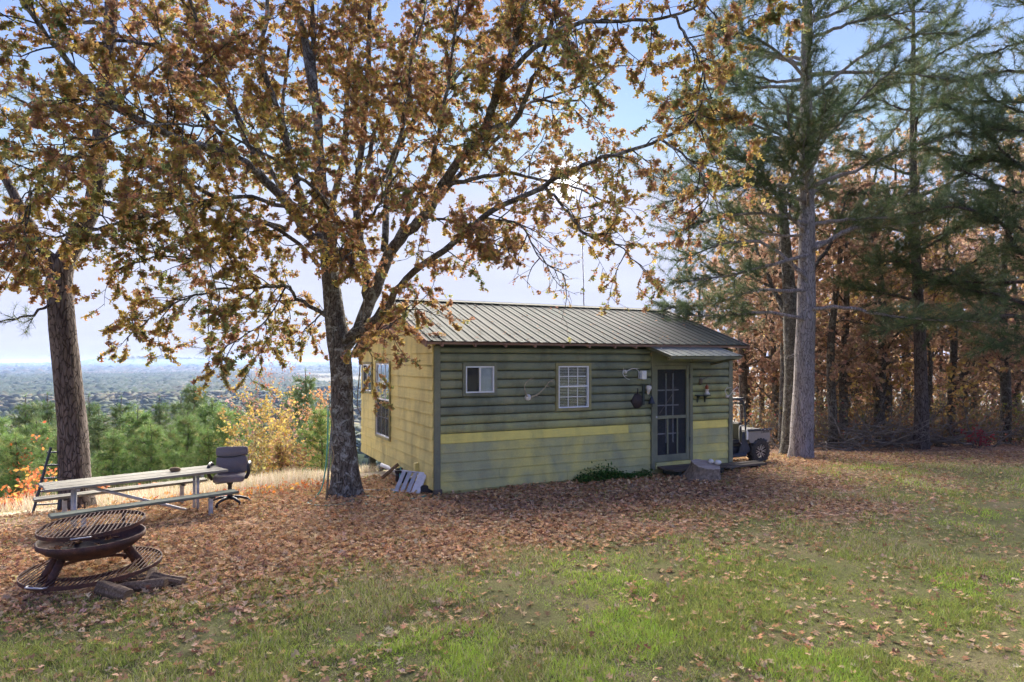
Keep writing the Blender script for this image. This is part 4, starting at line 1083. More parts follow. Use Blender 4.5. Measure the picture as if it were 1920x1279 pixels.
for y in (-.64, .64):
    MB().tube(spline([(-.42, y, .90), (-.45, y, 1.40), (-.52, y, 1.78), (-.70, y, 1.86), (-1.05, y, 1.85), (-1.28, y, 1.5), (-1.42, y, .8)], 5), .026, 8).build('roll_cage', MATS['blue_black'], utv, True)
MB().tube([(-.50, -.64, 1.74), (-.50, .64, 1.74)], .024, 8).build('cage_bar', MATS['blue_black'], utv, True)
MB().box((-.86, 0, 1.885), (.80, 1.30, .04), .015).build('canopy_roof', MATS['black_plastic'], utv)
MB().tube(spline([(-.62, -.67, .62), (-.72, -.69, .72), (-.73, -.69, 1.05), (-.66, -.68, 1.13), (-.50, -.66, 1.12)], 5), .014, 8).build('grab_rail', MATS['rim_bright'], utv, True)
fc = bpy.data.curves.new('lettering', 'FONT'); fc.body = 'CAN-AM'; fc.size = .082; fc.extrude = .002
fo = bpy.data.objects.new('lettering', fc); COL.objects.link(fo); fo.parent = bed; fo.location = (.13, -.7035, .885); fo.rotation_euler = (R_(90), 0, 0); fc.materials.append(MATS['print_dark'])
bpy.context.view_layer.update(); lm = bpy.data.meshes.new_from_object(fo.evaluated_get(bpy.context.evaluated_depsgraph_get()))
fl_ = link('lettering', lm, MATS['print_dark'], bed, fo.location, fo.rotation_euler); bpy.data.objects.remove(fo); fl_.name = 'lettering'

# ------------------------------------------------------------------ trees
def wander(p, d, L, n, r, curl=.18, lift=0.0):
    """a crooked branch: n segments from p towards d"""
    pts = [np.array(p, float)]; d = np.array(d, float); d /= np.linalg.norm(d)
    for i in range(n):
        d = d + r.normal(0, curl, 3) + np.array([0, 0, lift]); d /= np.linalg.norm(d); pts.append(pts[-1] + d * L / n)
    return np.array(pts)
def perp_dir(t, r, lo=35, hi=70):
    t = t / np.linalg.norm(t); v = r.normal(size=3); v -= t * v.dot(t); v /= np.linalg.norm(v)
    a = np.radians(r.uniform(lo, hi)); return t * np.cos(a) + v * np.sin(a)
def resample(P, step):
    P = np.array([list(p) for p in P], float); seg = np.linalg.norm(np.diff(P, axis=0), axis=1); s = np.concatenate([[0], np.cumsum(seg)])
    q = np.arange(0, s[-1], step); return np.stack([np.interp(q, s, P[:, i]) for i in range(3)], -1), s[-1]
class Tree:
    def __init__(s, seed): s.r = np.random.default_rng(seed); s.wood = MB(); s.tw = MB(); s.lp = []; s.la = []; s.shoots = []
    def limb(s, pts, r0, r1, n=8, jit=.02, seg=5):
        P = spline([tuple(p) for p in pts], seg); m = len(P)
        P = [p + Vector(s.r.normal(0, jit, 3)) * (1 if 0 < i < m - 1 else 0) for i, p in enumerate(P)]
        s.wood.tube(P, [r0 + (r1 - r0) * (i / (m - 1)) ** .8 for i in range(m)], n)
        return np.array([list(p) for p in P])
    def trunk(s, pts, radii, n=36, rough=.05, seg=14, flare=.0, seed=1.0):
        P = spline([tuple(p) for p in pts], seg); m = len(P); b = len(s.wood.v)
        rr = np.interp(np.linspace(0, 1, m), np.linspace(0, 1, len(radii)), radii)
        for i, p in enumerate(P):
            for k in range(n):
                a = 2 * math.pi * k / n; h = (p - P[0]).length
                q = 1 + rough * (mnoise.noise(Vector((math.cos(a) * 3.5, math.sin(a) * 3.5, h * 1.1 + seed))) + .7 * mnoise.noise(Vector((math.cos(a) * 9, math.sin(a) * 9, h * 2.6 + seed))))
                fl = flare * math.exp(-h / .22) * (1 + .55 * math.sin(a * 5 + seed) + .3 * math.sin(a * 3 + 2 * seed))
                s.wood.v.append((p.x + (rr[i] * q + fl) * math.cos(a), p.y + (rr[i] * q + fl) * math.sin(a), p.z))
        for i in range(m - 1):
            for k in range(n):
                k2 = (k + 1) % n; s.wood.f.append((b + i * n + k, b + i * n + k2, b + (i + 1) * n + k2, b + (i + 1) * n + k))
        return np.array([list(p) for p in P])
    def broadleaf(s, P, start=.25, step=.24, L=(.7, 1.9), twigs=.17, per=12, r0=.018, droop=-.02):
        Q, tot = resample(P, step); r = s.r; n = len(Q)
        if n < 2: s.shoots.append((P[-1], P[-1] - P[-2])); return
        for i in range(int(n * start), n):
            t = Q[min(i + 1, n - 1)] - Q[max(i - 1, 0)]
            f = 1 - .45 * i / n
            B = wander(Q[i], perp_dir(t, r, 30, 75) + np.array([0, 0, .10]), r.uniform(*L) * f, 6, r, .20, droop)
            k = len(B); s.tw.tube([Vector(p) for p in B], [r0 * (1 - .8 * j / (k - 1)) for j in range(k)], 4, False)
            W, _ = resample(B, twigs)
            for j in range(max(1, len(W) // 4), len(W)):
                d = W[j] - W[j - 1]; tt = wander(W[j], perp_dir(d, r, 25, 75) + np.array([0, 0, -.05]), r.uniform(.18, .48), 3, r, .25, -.05)
                s.tw.tube([Vector(p) for p in tt], [.005, .004, .003, .0015], 3, False)
                m = max(2, int(r.normal(per, per * .35)))
                u = r.uniform(.25, 1.0, m); ip = np.stack([np.interp(u * 3, range(4), tt[:, c]) for c in range(3)], -1)
                s.lp.append(ip); s.la.append(np.repeat((tt[-1] - tt[0])[None], m, 0))
    def leaves(s, pal, size, tmpl, keep=1.0, droop=.5):
        r = s.r; P = np.concatenate(s.lp); A = unit(np.concatenate(s.la))
        if keep < 1: k = r.random(len(P)) < keep; P, A = P[k], A[k]
        n = len(P); A = unit(A + r.normal(0, .75, (n, 3)) + np.array([0, 0, -droop])); Nn = rnd_unit(n, r) + np.array([0, 0, .6])
        clump = fbm(P[:, 0] + P[:, 2] * .7, P[:, 1] + P[:, 2] * .5, .9, 5, 3)
        c = pick(pal, n, r, .2)
        if len(pal) > 3:      # neighbouring leaves tend to share a hue
            c2 = np.array([q[0] for q in pal])[np.clip((clump * 1.6 - .3) * len(pal), 0, len(pal) - 1).astype(int)]
            k = r.random(n) < .45; c[k] = c2[k] * (1 + r.normal(0, .15, (k.sum(), 1)))
        return scatter(tmpl, P, A, Nn, r.uniform(*size, n), np.clip(c, .01, .9))
    def pine_limb(s, P, start=.35, step=.22, L=(.5, 1.2), r0=.02, tuft_step=.22):
        Q, tot = resample(P, step); r = s.r; n = len(Q)
        if n < 2: s.shoots.append((P[-1], P[-1] - P[-2])); return
        for i in range(int(n * start), n):
            t = Q[min(i + 1, n - 1)] - Q[max(i - 1, 0)]
            for _ in range(3):
                d = perp_dir(t, r, 25, 65); d[2] = d[2] * .55 + .06
                B = wander(Q[i], d, r.uniform(*L) * (1 - .4 * i / n), 5, r, .16, .05)
                s.tw.tube([Vector(p) for p in B], [r0 * .5, r0 * .42, r0 * .35, r0 * .3, r0 * .22, r0 * .15], 3, False)
                W, _ = resample(B, tuft_step)
                for j in range(max(1, len(W) // 3), len(W)): s.shoots.append((W[j], W[j] - W[j - 1]))
                s.shoots.append((B[-1], B[-1] - B[-2]))
        s.shoots.append((P[-1], P[-1] - P[-2]))
    def needles(s, pal, per=26, length=(.15, .21), width=.009, spread=.9):
        r = s.r; P0 = np.array([a for a, _ in s.shoots]); D0 = unit(np.array([b for _, b in s.shoots])); n = len(P0) * per
        P = np.repeat(P0, per, 0) + np.repeat(D0, per, 0) * r.uniform(-.10, .03, (n, 1)); D = unit(np.repeat(D0, per, 0) * .75 + rnd_unit(n, r) * spread)
        L = r.uniform(*length, n)[:, None]; side = unit(np.cross(D, rnd_unit(n, r))) * width * .5
        V = np.stack([P - side, P + side, P + D * L + np.array([0, 0, -.012])], 1).reshape(-1, 3)
        c = np.repeat(pick(pal, len(P0), r, .16), per, 0) * (1 + r.normal(0, .15, (n, 1)))
        C = np.ones((n, 3, 4)); C[:, :, :3] = np.clip(c, .005, .9)[:, None]
        return V, np.arange(n * 3).reshape(-1, 3), C.reshape(-1, 4)
    def finish(s, name, loc, label, cat, bark, leafdata, leafmat, twigmat=None, group=None, crown='crown'):
        root = empty(name, (0, 0, 0), 0, label, cat, group); loc = Vector(loc); root.location = loc
        def sh(vs_): return [(v[0] - loc.x, v[1] - loc.y, v[2] - loc.z) for v in vs_]
        s.wood.v = sh(s.wood.v); s.tw.v = sh(s.tw.v)
        tk = s.wood.build('trunk', MATS[bark], root, True)
        if s.tw.v: s.tw.build('twigs', MATS[twigmat or 'oak_limb'], tk, True)['kind'] = 'stuff'
        V, T, C = leafdata; V = V - np.array(loc)
        link(crown, np_mesh(crown, V, T, C), MATS[leafmat], root)['kind'] = 'stuff'
        return root
def copy_tree(root, loc, rz, s, label, group=None, name=None):
    r = root.copy(); COL.objects.link(r); r.location = loc; r.rotation_euler = (0, 0, rz); r.scale = (s, s, s) if not isinstance(s, tuple) else s
    r['label'] = label
    if group: r['group'] = group
    if name: r.name = name
    for ch in root.children:
        c = ch.copy(); COL.objects.link(c); c.parent = r
        for g in ch.children:
            d = g.copy(); COL.objects.link(d); d.parent = c
    return r

# ---- the big oak
OAK_PAL = [((.37, .19, .085), 4), ((.29, .155, .09), 3.4), ((.40, .25, .08), 3.4), ((.45, .33, .08), 2.2), ((.28, .265, .08), 3.2), ((.18, .22, .075), 2.4), ((.34, .175, .11), 3)]
t = Tree(11)
A3 = lambda L_: [at(*q) for q in L_]
T0 = t.trunk([oak_base - Vector((0, 0, .15)), at(647, 870, 12), at(642, 780, 12), at(640, 700, 12), at(634, 640, 12.0), at(622, 540, 12.0), at(612, 440, 12.05), at(601, 340, 12.1)], [.30, .24, .205, .195, .21, .165, .135, .11], 40, .06, 8, .10, 2.0)
LIMBS = [
 ([(601, 345, 12.1), (594, 211, 12.2), (573, 84, 12.3), (545, -20, 12.4), (520, -120, 12.4)], .12, .05),
 ([(598, 240, 12.15), (588, 120, 12.3), (586, 0, 12.5), (590, -110, 12.6)], .08, .03),
 ([(636, 655, 12.0), (672, 618, 12.0), (703, 545, 12.0), (740, 458, 11.9), (795, 405, 11.7), (838, 333, 11.4), (905, 245, 11.1), (935, 160, 10.8), (960, 93, 10.6), (990, -20, 10.4), (1000, -120, 10.3)], .155, .05),
 ([(640, 640, 11.9), (715, 590, 11.5), (762, 523, 11.2), (850, 455, 10.8), (922, 397, 10.4), (1019, 350, 10.0), (1091, 312, 9.6), (1154, 291, 9.2), (1240, 262, 8.9), (1320, 210, 8.6)], .085, .018),
 ([(1019, 350, 10.0), (1045, 372, 9.9), (1070, 405, 9.8), (1104, 443, 9.7), (1158, 460, 9.6), (1213, 515, 9.5)], .035, .008),
 ([(838, 345, 11.4), (897, 333, 11.1), (960, 325, 10.9), (1023, 340, 10.6), (1075, 350, 10.4), (1150, 385, 10.2)], .05, .012),
 ([(900, 410, 10.5), (977, 422, 10.3), (1006, 477, 10.2), (1066, 520, 10.1)], .025, .006),
 ([(905, 245, 11.1), (965, 225, 10.9), (1000, 150, 10.5), (1030, 60, 10.2), (1060, -40, 10.0)], .07, .02),
 ([(800, 395, 11.7), (870, 320, 11.9), (940, 255, 12.1), (985, 200, 12.2), (1050, 175, 12.2), (1130, 150, 12.2)], .06, .015),
 ([(935, 160, 10.8), (1000, 90, 10.3), (1080, 45, 9.8), (1170, 40, 9.3), (1260, 30, 8.8), (1340, -10, 8.5)], .055, .015),
 ([(1000, 185, 12.0), (1070, 190, 11.6), (1130, 150, 11.2), (1160, 110, 11.0)], .03, .01),
 ([(1240, 262, 8.9), (1290, 300, 8.6), (1330, 360, 8.4), (1300, 430, 8.4)], .022, .006),
 ([(1260, 30, 8.8), (1300, 90, 8.6), (1320, 160, 8.4), (1300, 240, 8.3)], .024, .006),
 ([(690, 560, 12.0), (680, 470, 12.2), (668, 380, 12.4), (681, 253, 12.6), (690, 127, 12.8), (694, 0, 13.0), (700, -110, 13.1)], .10, .04),
 ([(720, 470, 12.1), (736, 300, 12.8), (795, 207, 13.2), (850, 150, 13.5), (905, 80, 13.8), (960, 10, 14.0), (1010, -90, 14.2)], .08, .03),
 ([(690, 300, 12.6), (715, 200, 13.0), (770, 110, 13.4), (800, 0, 13.8)], .055, .02),
 ([(612, 420, 12.05), (643, 300, 12.6), (650, 180, 12.9), (660, 60, 13.2), (668, -80, 13.4)], .08, .03),
 ([(612, 450, 12.05), (578, 440, 11.8), (544, 390, 11.4), (488, 327, 10.9), (450, 300, 10.4), (394, 278, 9.9), (338, 263, 9.4), (225, 203, 8.7), (150, 139, 8.2), (94, 75, 7.8), (41, 0, 7.4), (10, -60, 7.2)], .115, .02),
 ([(570, 400, 11.8), (563, 375, 11.7), (544, 281, 11.5), (518, 195, 11.2), (490, 110, 11.0), (499, 38, 10.8), (503, -60, 10.7)], .075, .03),
 ([(488, 327, 10.9), (440, 210, 10.6), (400, 130, 10.2), (370, 40, 9.9), (340, -60, 9.7)], .06, .02),
 ([(450, 300, 10.4), (380, 210, 9.7), (323, 109, 9.0), (263, 79, 8.6), (143, 79, 8.0), (38, 53, 7.5)], .05, .012),
 ([(540, 430, 11.7), (488, 413, 11.2), (394, 364, 10.4), (330, 335, 9.8), (240, 300, 9.0), (120, 290, 8.3), (10, 280, 7.8)], .06, .012),
 ([(600, 500, 12.0), (550, 450, 11.5), (494, 417, 11.0), (447, 440, 10.6), (406, 467, 10.3), (369, 483, 10.0), (300, 483, 9.6), (230, 500, 9.3)], .05, .010),
 ([(628, 600, 12.0), (590, 580, 11.7), (556, 558, 11.4), (537, 536, 11.2), (487, 540, 10.8), (419, 542, 10.4), (350, 560, 10.0), (280, 600, 9.8), (240, 640, 9.7)], .05, .009),
 ([(537, 536, 11.2), (500, 600, 10.9), (440, 640, 10.6), (400, 670, 10.4)], .02, .006),
 ([(620, 480, 12.0), (630, 430, 11.3), (610, 380, 10.5), (560, 330, 9.6), (480, 280, 8.8), (400, 240, 8.2)], .06, .012),
 ([(622, 500, 12.0), (660, 450, 11.2), (700, 400, 10.5), (730, 350, 10.0), (760, 300, 9.6)], .05, .010),
 ([(630, 540, 11.9), (640, 500, 11.4), (630, 470, 10.9), (660, 470, 10.4), (640, 490, 10.1)], .035, .008),
 ([(636, 560, 12.1), (600, 590, 12.6), (570, 620, 13.0), (545, 660, 13.3)], .03, .006),
 ([(400, 240, 8.2), (330, 230, 7.7), (250, 240, 7.2), (180, 270, 6.9)], .022, .006),
 ([(615, 470, 12.05), (560, 350, 12.4), (530, 230, 12.7), (540, 110, 13.0), (560, 0, 13.2), (565, -100, 13.3)], .07, .02),
 ([(660, 420, 12.3), (720, 330, 12.0), (760, 220, 11.8), (770, 110, 11.6), (790, -10, 11.4)], .06, .02),
 ([(740, 455, 11.9), (800, 330, 11.3), (830, 210, 10.8), (850, 90, 10.4), (860, -30, 10.2)], .055, .018),
 ([(560, 400, 11.7), (470, 260, 11.9), (420, 170, 12.2), (300, 60, 12.4), (240, -40, 12.6)], .055, .015),
 ([(545, 390, 11.4), (450, 370, 10.8), (330, 390, 10.0), (220, 420, 9.4), (130, 440, 9.0), (60, 450, 8.7), (-10, 470, 8.4)], .045, .010),
 ([(120, 290, 8.3), (70, 350, 8.2), (40, 420, 8.2), (20, 500, 8.2)], .02, .006),
 ([(795, 405, 11.7), (860, 420, 11.2), (920, 450, 10.8), (960, 480, 10.6)], .03, .008),
 ([(640, 655, 11.9), (700, 625, 11.3), (745, 600, 10.9), (780, 560, 10.6)], .025, .006),
]
for i, (pp, r0, r1) in enumerate(LIMBS):
    P = t.limb(A3(pp), r0 * .9, r1 * .9, 12 if r0 > .07 else 8, .012)
    bare = i in (6,)
    t.broadleaf(P, .50 if r0 > .10 else (.28 if r0 > .055 else .16), .15 if i not in (3, 4, 5, 8, 10, 11) else .20, (.55, 1.75) if i not in (27, 30, 28) else (.3, .8), .11, 2 if bare else (25 if i not in (3, 4, 5, 8, 10, 11) else 15), .011)
print('oak leaves', sum(len(a) for a in t.lp))
t.finish('oak_tree', oak_base, 'large spreading oak with orange and yellow autumn leaves beside the cabin gable', 'tree', 'oak_bark', t.leaves(OAK_PAL, (.058, .118), tmpl_oak_lite()), 'leaf')

# ---- the left pine
PINE_PAL = [((.090, .135, .055), 4), ((.115, .16, .07), 4), ((.15, .185, .085), 2), ((.21, .18, .08), .8), ((.07, .10, .045), 2)]
LPD = 11.3; lp = ground(145, LPD)
t = Tree(21)
t.trunk([lp - Vector((0, 0, .2)), at(141, 900, LPD), at(134, 780, LPD), at(122, 660, LPD), at(113, 560, LPD), at(116, 500, LPD), at(148, 440, LPD), at(176, 375, LPD), at(190, 240, LPD), at(203, 100, LPD), at(212, -60, LPD), at(218, -200, LPD)],
        [.28, .24, .215, .205, .20, .19, .16, .14, .125, .11, .095, .075], 40, .09, 8, .06, 5.0)
for pp, r0, r1 in (
  ([(116, 515, 11.3), (80, 465, 11.1), (45, 405, 10.9), (10, 330, 10.8), (-40, 240, 10.7)], .13, .05),
  ([(176, 378, 11.3), (235, 385, 11.1), (330, 372, 10.9), (400, 395, 10.8), (450, 430, 10.7)], .06, .012),
  ([(150, 445, 11.3), (230, 440, 11.4), (300, 430, 11.5), (360, 470, 11.5), (390, 560, 11.5), (385, 660, 11.5)], .04, .008),
  ([(110, 560, 11.2), (60, 590, 10.9), (10, 600, 10.7), (-50, 630, 10.6)], .03, .008),
  ([(80, 465, 11.1), (40, 490, 10.8), (-20, 500, 10.6)], .035, .008),
  ([(190, 240, 11.3), (120, 200, 11.2), (40, 190, 11.0), (-40, 150, 10.8)], .05, .012),
  ([(195, 200, 11.3), (270, 150, 11.5), (340, 90, 11.6)], .05, .012),
  ([(45, 405, 10.9), (60, 340, 11.3), (100, 300, 11.6)], .03, .008),
  ([(205, 60, 11.3), (120, 20, 11.2), (40, -30, 11.0)], .05, .012)):
    P = t.limb(A3(pp), r0, r1, 8, .02); t.pine_limb(P, .35, .26, (.3, .9), .016, .2)
t.finish('pine_tree', lp, 'leaning pine with plated brown bark behind the picnic table', 'tree', 'pine_bark_brown', t.needles(PINE_PAL, 22, (.12, .19), .006), 'needle', 'oak_limb')

# ---- the tall pines on the right
def big_pine(name, seed, base, H, rb, label, bark, z0, n_limbs, lean=(0, 0), Lmax=4.6, pal=PINE_PAL, per=24, az_bias=None, extra=()):
    t = Tree(seed); r = t.r; pts = []; rad = []
    for k in range(9):
        f = k / 8; pts.append(base + Vector((lean[0] * f + .06 * math.sin(f * 7 + seed), lean[1] * f, H * f - (.2 if k == 0 else 0)))); rad.append(rb * (1 - .80 * f) * (1.12 if k == 0 else 1))
    t.trunk(pts, rad, 32, .06, 10, rb * .16, seed * 1.0)
    pp = np.array([list(p) for p in pts])
    for i in range(n_limbs):
        h = z0 + (H - z0) * ((i + r.uniform(0, .8)) / n_limbs) ** 1.05; f = h / H
        b = np.array([np.interp(f, np.linspace(0, 1, 9), pp[:, c]) for c in range(3)])
        az = r.uniform(0, 2 * np.pi) if az_bias is None else r.normal(az_bias, 1.0)
        L = (Lmax * (1 - .62 * max(0, (h - z0) / (H - z0)))) * r.uniform(.65, 1.1)
        d = np.array([math.cos(az), math.sin(az), r.uniform(.0, .45)])
        P = wander(b, d, L, 7, r, .10, r.uniform(-.03, .06))
        r0 = .02 + .013 * L
        P = t.limb([Vector(p) for p in P], r0, .012, 7, .015, 3); t.pine_limb(P, .30, .19, (.45, 1.3), .02, .17)
    for e in extra:
        P = t.limb([Vector(p) for p in e[0]], e[1], .012, 8, .015, 4); t.pine_limb(P, e[2], .17, (.45, 1.3), .02, .17)
    for i in range(12):      # dead stubs low on the trunk
        h = r.uniform(1.5, z0 + 1); f = h / H; b = np.array([np.interp(f, np.linspace(0, 1, 9), pp[:, c]) for c in range(3)]); az = r.uniform(0, 6.28)
        P = wander(b, (math.cos(az), math.sin(az), .1), r.uniform(.25, .8), 3, r, .2); t.wood.tube([Vector(p) for p in P], [.02, .014, .009, .003], 5)
    print(name, 'shoots', len(t.shoots))
    return t.finish(name, base, label, 'tree', bark, t.needles(pal, per, (.15, .24), .010), 'needle', 'oak_limb')
pb = ground(1503, 17.6)
E3 = lambda L_, r0, s0: (A3(L_), r0, s0)
big_pine('pine_tree', 31, pb, 16.5, .29, 'tall straight grey barked pine right of the parked vehicle', 'pine_bark_grey', 5.6, 46, (.35, .2), 4.6, extra=(
  E3([(1512, 600, 17.5), (1440, 585, 17.0), (1380, 590, 16.6), (1290, 590, 16.2)], .06, .35), E3([(1512, 545, 17.5), (1420, 545, 17.2), (1330, 570, 17.0), (1240, 580, 16.8)], .055, .35),
  E3([(1514, 525, 17.5), (1440, 460, 17.4), (1370, 455, 17.3), (1270, 490, 17.0)], .07, .4), E3([(1520, 580, 17.5), (1580, 575, 17.0), (1650, 590, 16.5), (1740, 600, 16.0), (1850, 605, 15.6)], .06, .35),
  E3([(1522, 470, 17.5), (1600, 430, 17.3), (1700, 420, 17.0), (1790, 400, 16.6)], .075, .4), E3([(1522, 350, 17.5), (1600, 320, 17.2), (1700, 280, 16.8), (1800, 250, 16.4)], .065, .35),
  E3([(1515, 420, 17.5), (1430, 400, 17.3), (1340, 410, 17.0), (1260, 440, 16.8)], .06, .35), E3([(1515, 330, 17.5), (1430, 300, 17.5), (1350, 300, 17.4), (1290, 310, 17.2)], .055, .35),
  E3([(1518, 230, 17.5), (1440, 200, 17.5), (1370, 150, 17.5)], .05, .3), E3([(1514, 480, 17.5), (1430, 500, 16.9), (1350, 520, 16.4), (1260, 530, 16.0)], .055, .3), E3([(1514, 380, 17.5), (1420, 350, 17.0), (1330, 350, 16.6), (1250, 380, 16.2)], .055, .3), E3([(1514, 280, 17.5), (1430, 240, 17.1), (1350, 220, 16.8), (1300, 230, 16.6)], .05, .3), E3([(1516, 150, 17.5), (1450, 90, 17.2), (1380, 60, 17.0), (1330, 70, 16.8)], .05, .3), E3([(1516, 440, 17.5), (1440, 440, 18.2), (1360, 400, 18.6)], .05, .3), E3([(1524, 180, 17.5), (1610, 110, 17.3), (1700, 70, 17.0), (1790, 60, 16.8)], .055, .35)))
pb2 = ground(1726, 20.3)
big_pine('pine_tree', 32, pb2, 14.5, .205, 'slimmer dark pine standing before the brush heap', 'pine_bark_brown', 4.6, 26, (-.1, .3), 3.6, extra=(
  E3([(1722, 520, 20.2), (1780, 505, 19.5), (1850, 560, 18.8), (1920, 580, 18.2)], .05, .35), E3([(1722, 430, 20.2), (1650, 410, 19.8), (1580, 420, 19.4)], .04, .35)))
pb3 = ground(2010, 16.4)
big_pine('pine_tree', 33, pb3, 13.0, .25, 'shadowy pine reaching in with dark boughs at the yard edge', 'pine_bark_brown', 3.4, 26, (-.5, .2), 4.2, az_bias=math.pi, extra=(
  E3([(2000, 480, 16.4), (1905, 470, 16.0), (1880, 420, 15.8), (1800, 390, 15.6), (1700, 400, 15.4)], .09, .45), E3([(2000, 600, 16.4), (1920, 640, 16.0), (1850, 650, 15.8)], .05, .3), E3([(2000, 330, 16.4), (1900, 300, 16.2), (1820, 220, 16.0)], .06, .35)))

# ---- the wood behind
WOOD_PAL = [((.40, .235, .155), 5), ((.34, .22, .155), 4), ((.46, .30, .20), 3), ((.30, .22, .14), 2.5), ((.44, .34, .14), 1)]
GOLD_PAL = [((.576, .408, .120), 3), ((.504, .324, .132), 3), ((.408, .324, .132), 2), ((.456, .240, .132), 2)]
def wood_tree(seed, H, rb, bark, pal, first=.25, n_limbs=11, per=15, keep=1.0, name='woodland_tree', leaf=(.11, .18), Lm=2.6, start=.25):
    t = Tree(seed); r = t.r; base = Vector((0, 0, 0)); pts = [base + Vector((.25 * math.sin(k * .9 + seed) * k / 6, .2 * math.cos(k * 1.1 + seed) * k / 6, H * k / 7 - (.3 if k == 0 else 0))) for k in range(8)]
    t.trunk(pts, [rb * 1.1, rb, rb * .9, rb * .8, rb * .65, rb * .5, rb * .3, rb * .12], 14, .08, 4, rb * .25, seed)
    pp = np.array([list(p) for p in pts])
    for i in range(n_limbs):
        f = first + (1 - first) * (i + r.uniform(0, .9)) / n_limbs; f = min(f, .98); b = np.array([np.interp(f, np.linspace(0, 1, 8), pp[:, c]) for c in range(3)])
        az = i * 2.4 + r.uniform(-.5, .5); L = Lm * (1.1 - .6 * f) * r.uniform(.7, 1.15)
        P = wander(b, (math.cos(az), math.sin(az), r.uniform(.2, .8)), L, 6, r, .14, .03)
        P = t.limb([Vector(p) for p in P], rb * .30 * (1.2 - f), .010, 5, .02, 2)
        t.broadleaf(P, start, .22, (.6, 1.6), .19, per, .012)
    root = t.finish(name, (0, 0, 0), 'x', 'tree', bark, t.leaves(pal, leaf, tmpl_quad(), keep), 'leaf', 'oak_limb')
    return root
W = [wood_tree(41, 10.5, .17, 'wood_bark', WOOD_PAL, .18, 16), wood_tree(42, 9.0, .12, 'wood_bark', WOOD_PAL, .12, 15), wood_tree(43, 11.5, .20, 'wood_bark', WOOD_PAL, .26, 16, 14),
     wood_tree(44, 7.0, .07, 'wood_bark', GOLD_PAL, .12, 12, 12)]
wr = np.random.default_rng(77); used = [False] * 4
spots = []
for D, n, a, b in ((22, 8, 1420, 1960), (25.5, 9, 1370, 2000), (30, 11, 1290, 2010), (36, 13, 1250, 2020), (43, 12, 1210, 2020)):
    for k in range(n):
        px = a + (b - a) * (k + wr.uniform(.1, .9)) / n; spots.append((px, D + wr.uniform(-1.2, 1.2), int(wr.choice([0, 0, 1, 1, 2, 3]))))
GRP = 'brown leaved trees of the wood beyond the yard'
for i, (px, D, k) in enumerate(spots):
    if 1490 < px < 1520 and D < 24: px += 50
    q = ground(px, D, -.05); s = wr.uniform(.8, 1.08)
    edge = px < 1330
    if edge: s *= .62 + .25 * (px - 1200) / 130
    lab = 'brown leaved tree standing in the wood beyond the yard' if k < 3 else 'slender golden leaved sapling growing in the wood beyond the yard'
    if D < 27.5:
        rk = D >= 23.5; nfr = sum(1 for a_ in spots if (a_[1] >= 23.5) == rk and a_[1] < 27.5 and a_[0] < spots[i][0]); lab = ('first', 'second', 'third', 'fourth', 'fifth', 'sixth', 'seventh', 'eighth', 'ninth', 'tenth')[nfr] + (' brown leaved tree' if k < 3 else ' tree, a golden leaved one,') + (" from the left in the wood's second rank" if rk else " from the left in the wood's front rank")
    if not used[k]:
        used[k] = True; o = W[k]; o.location = q; o.rotation_euler = (0, 0, wr.uniform(0, 6.28)); o.scale = (s, s, s); o['label'] = lab; o['group'] = GRP if k < 3 else 'golden saplings in the wood'
    else: copy_tree(W[k], q, wr.uniform(0, 6.28), s, lab, GRP if k < 3 else 'golden saplings in the wood')
# lichen covered oak just behind the tall pine
t = Tree(51); q = ground(1482, 18.9); 
t.trunk([q - Vector((0, 0, .2)), at(1484, 780, 18.9), at(1487, 700, 18.9), at(1483, 600, 18.9), at(1478, 520, 18.9), at(1470, 420, 18.9), at(1465, 330, 18.9)], [.30, .25, .24, .22, .17, .13, .08], 26, .08, 8, .13, 4.0)
for pp, r0 in (([(1483, 600, 18.9), (1450, 540, 19.2), (1420, 470, 19.6), (1400, 390, 20)], .10), ([(1480, 560, 18.9), (1530, 500, 19.3), (1570, 430, 19.8), (1590, 360, 20.2)], .10), ([(1472, 440, 18.9), (1440, 380, 18.6), (1410, 340, 18.4)], .07), ([(1468, 380, 18.9), (1500, 310, 19.3), (1520, 250, 19.6)], .07), ([(1450, 540, 19.2), (1390, 510, 19.4), (1330, 500, 19.8)], .05)):
    P = t.limb(A3(pp), r0, .015, 7, .02); t.broadleaf(P, .2, .2, (.6, 1.7), .18, 14, .014)
t.finish('oak_tree', q, 'brown leaved oak with a lichen blotched trunk hard behind the tall pine', 'tree', 'lichen_bark', t.leaves(WOOD_PAL, (.11, .17), tmpl_quad()), 'leaf')

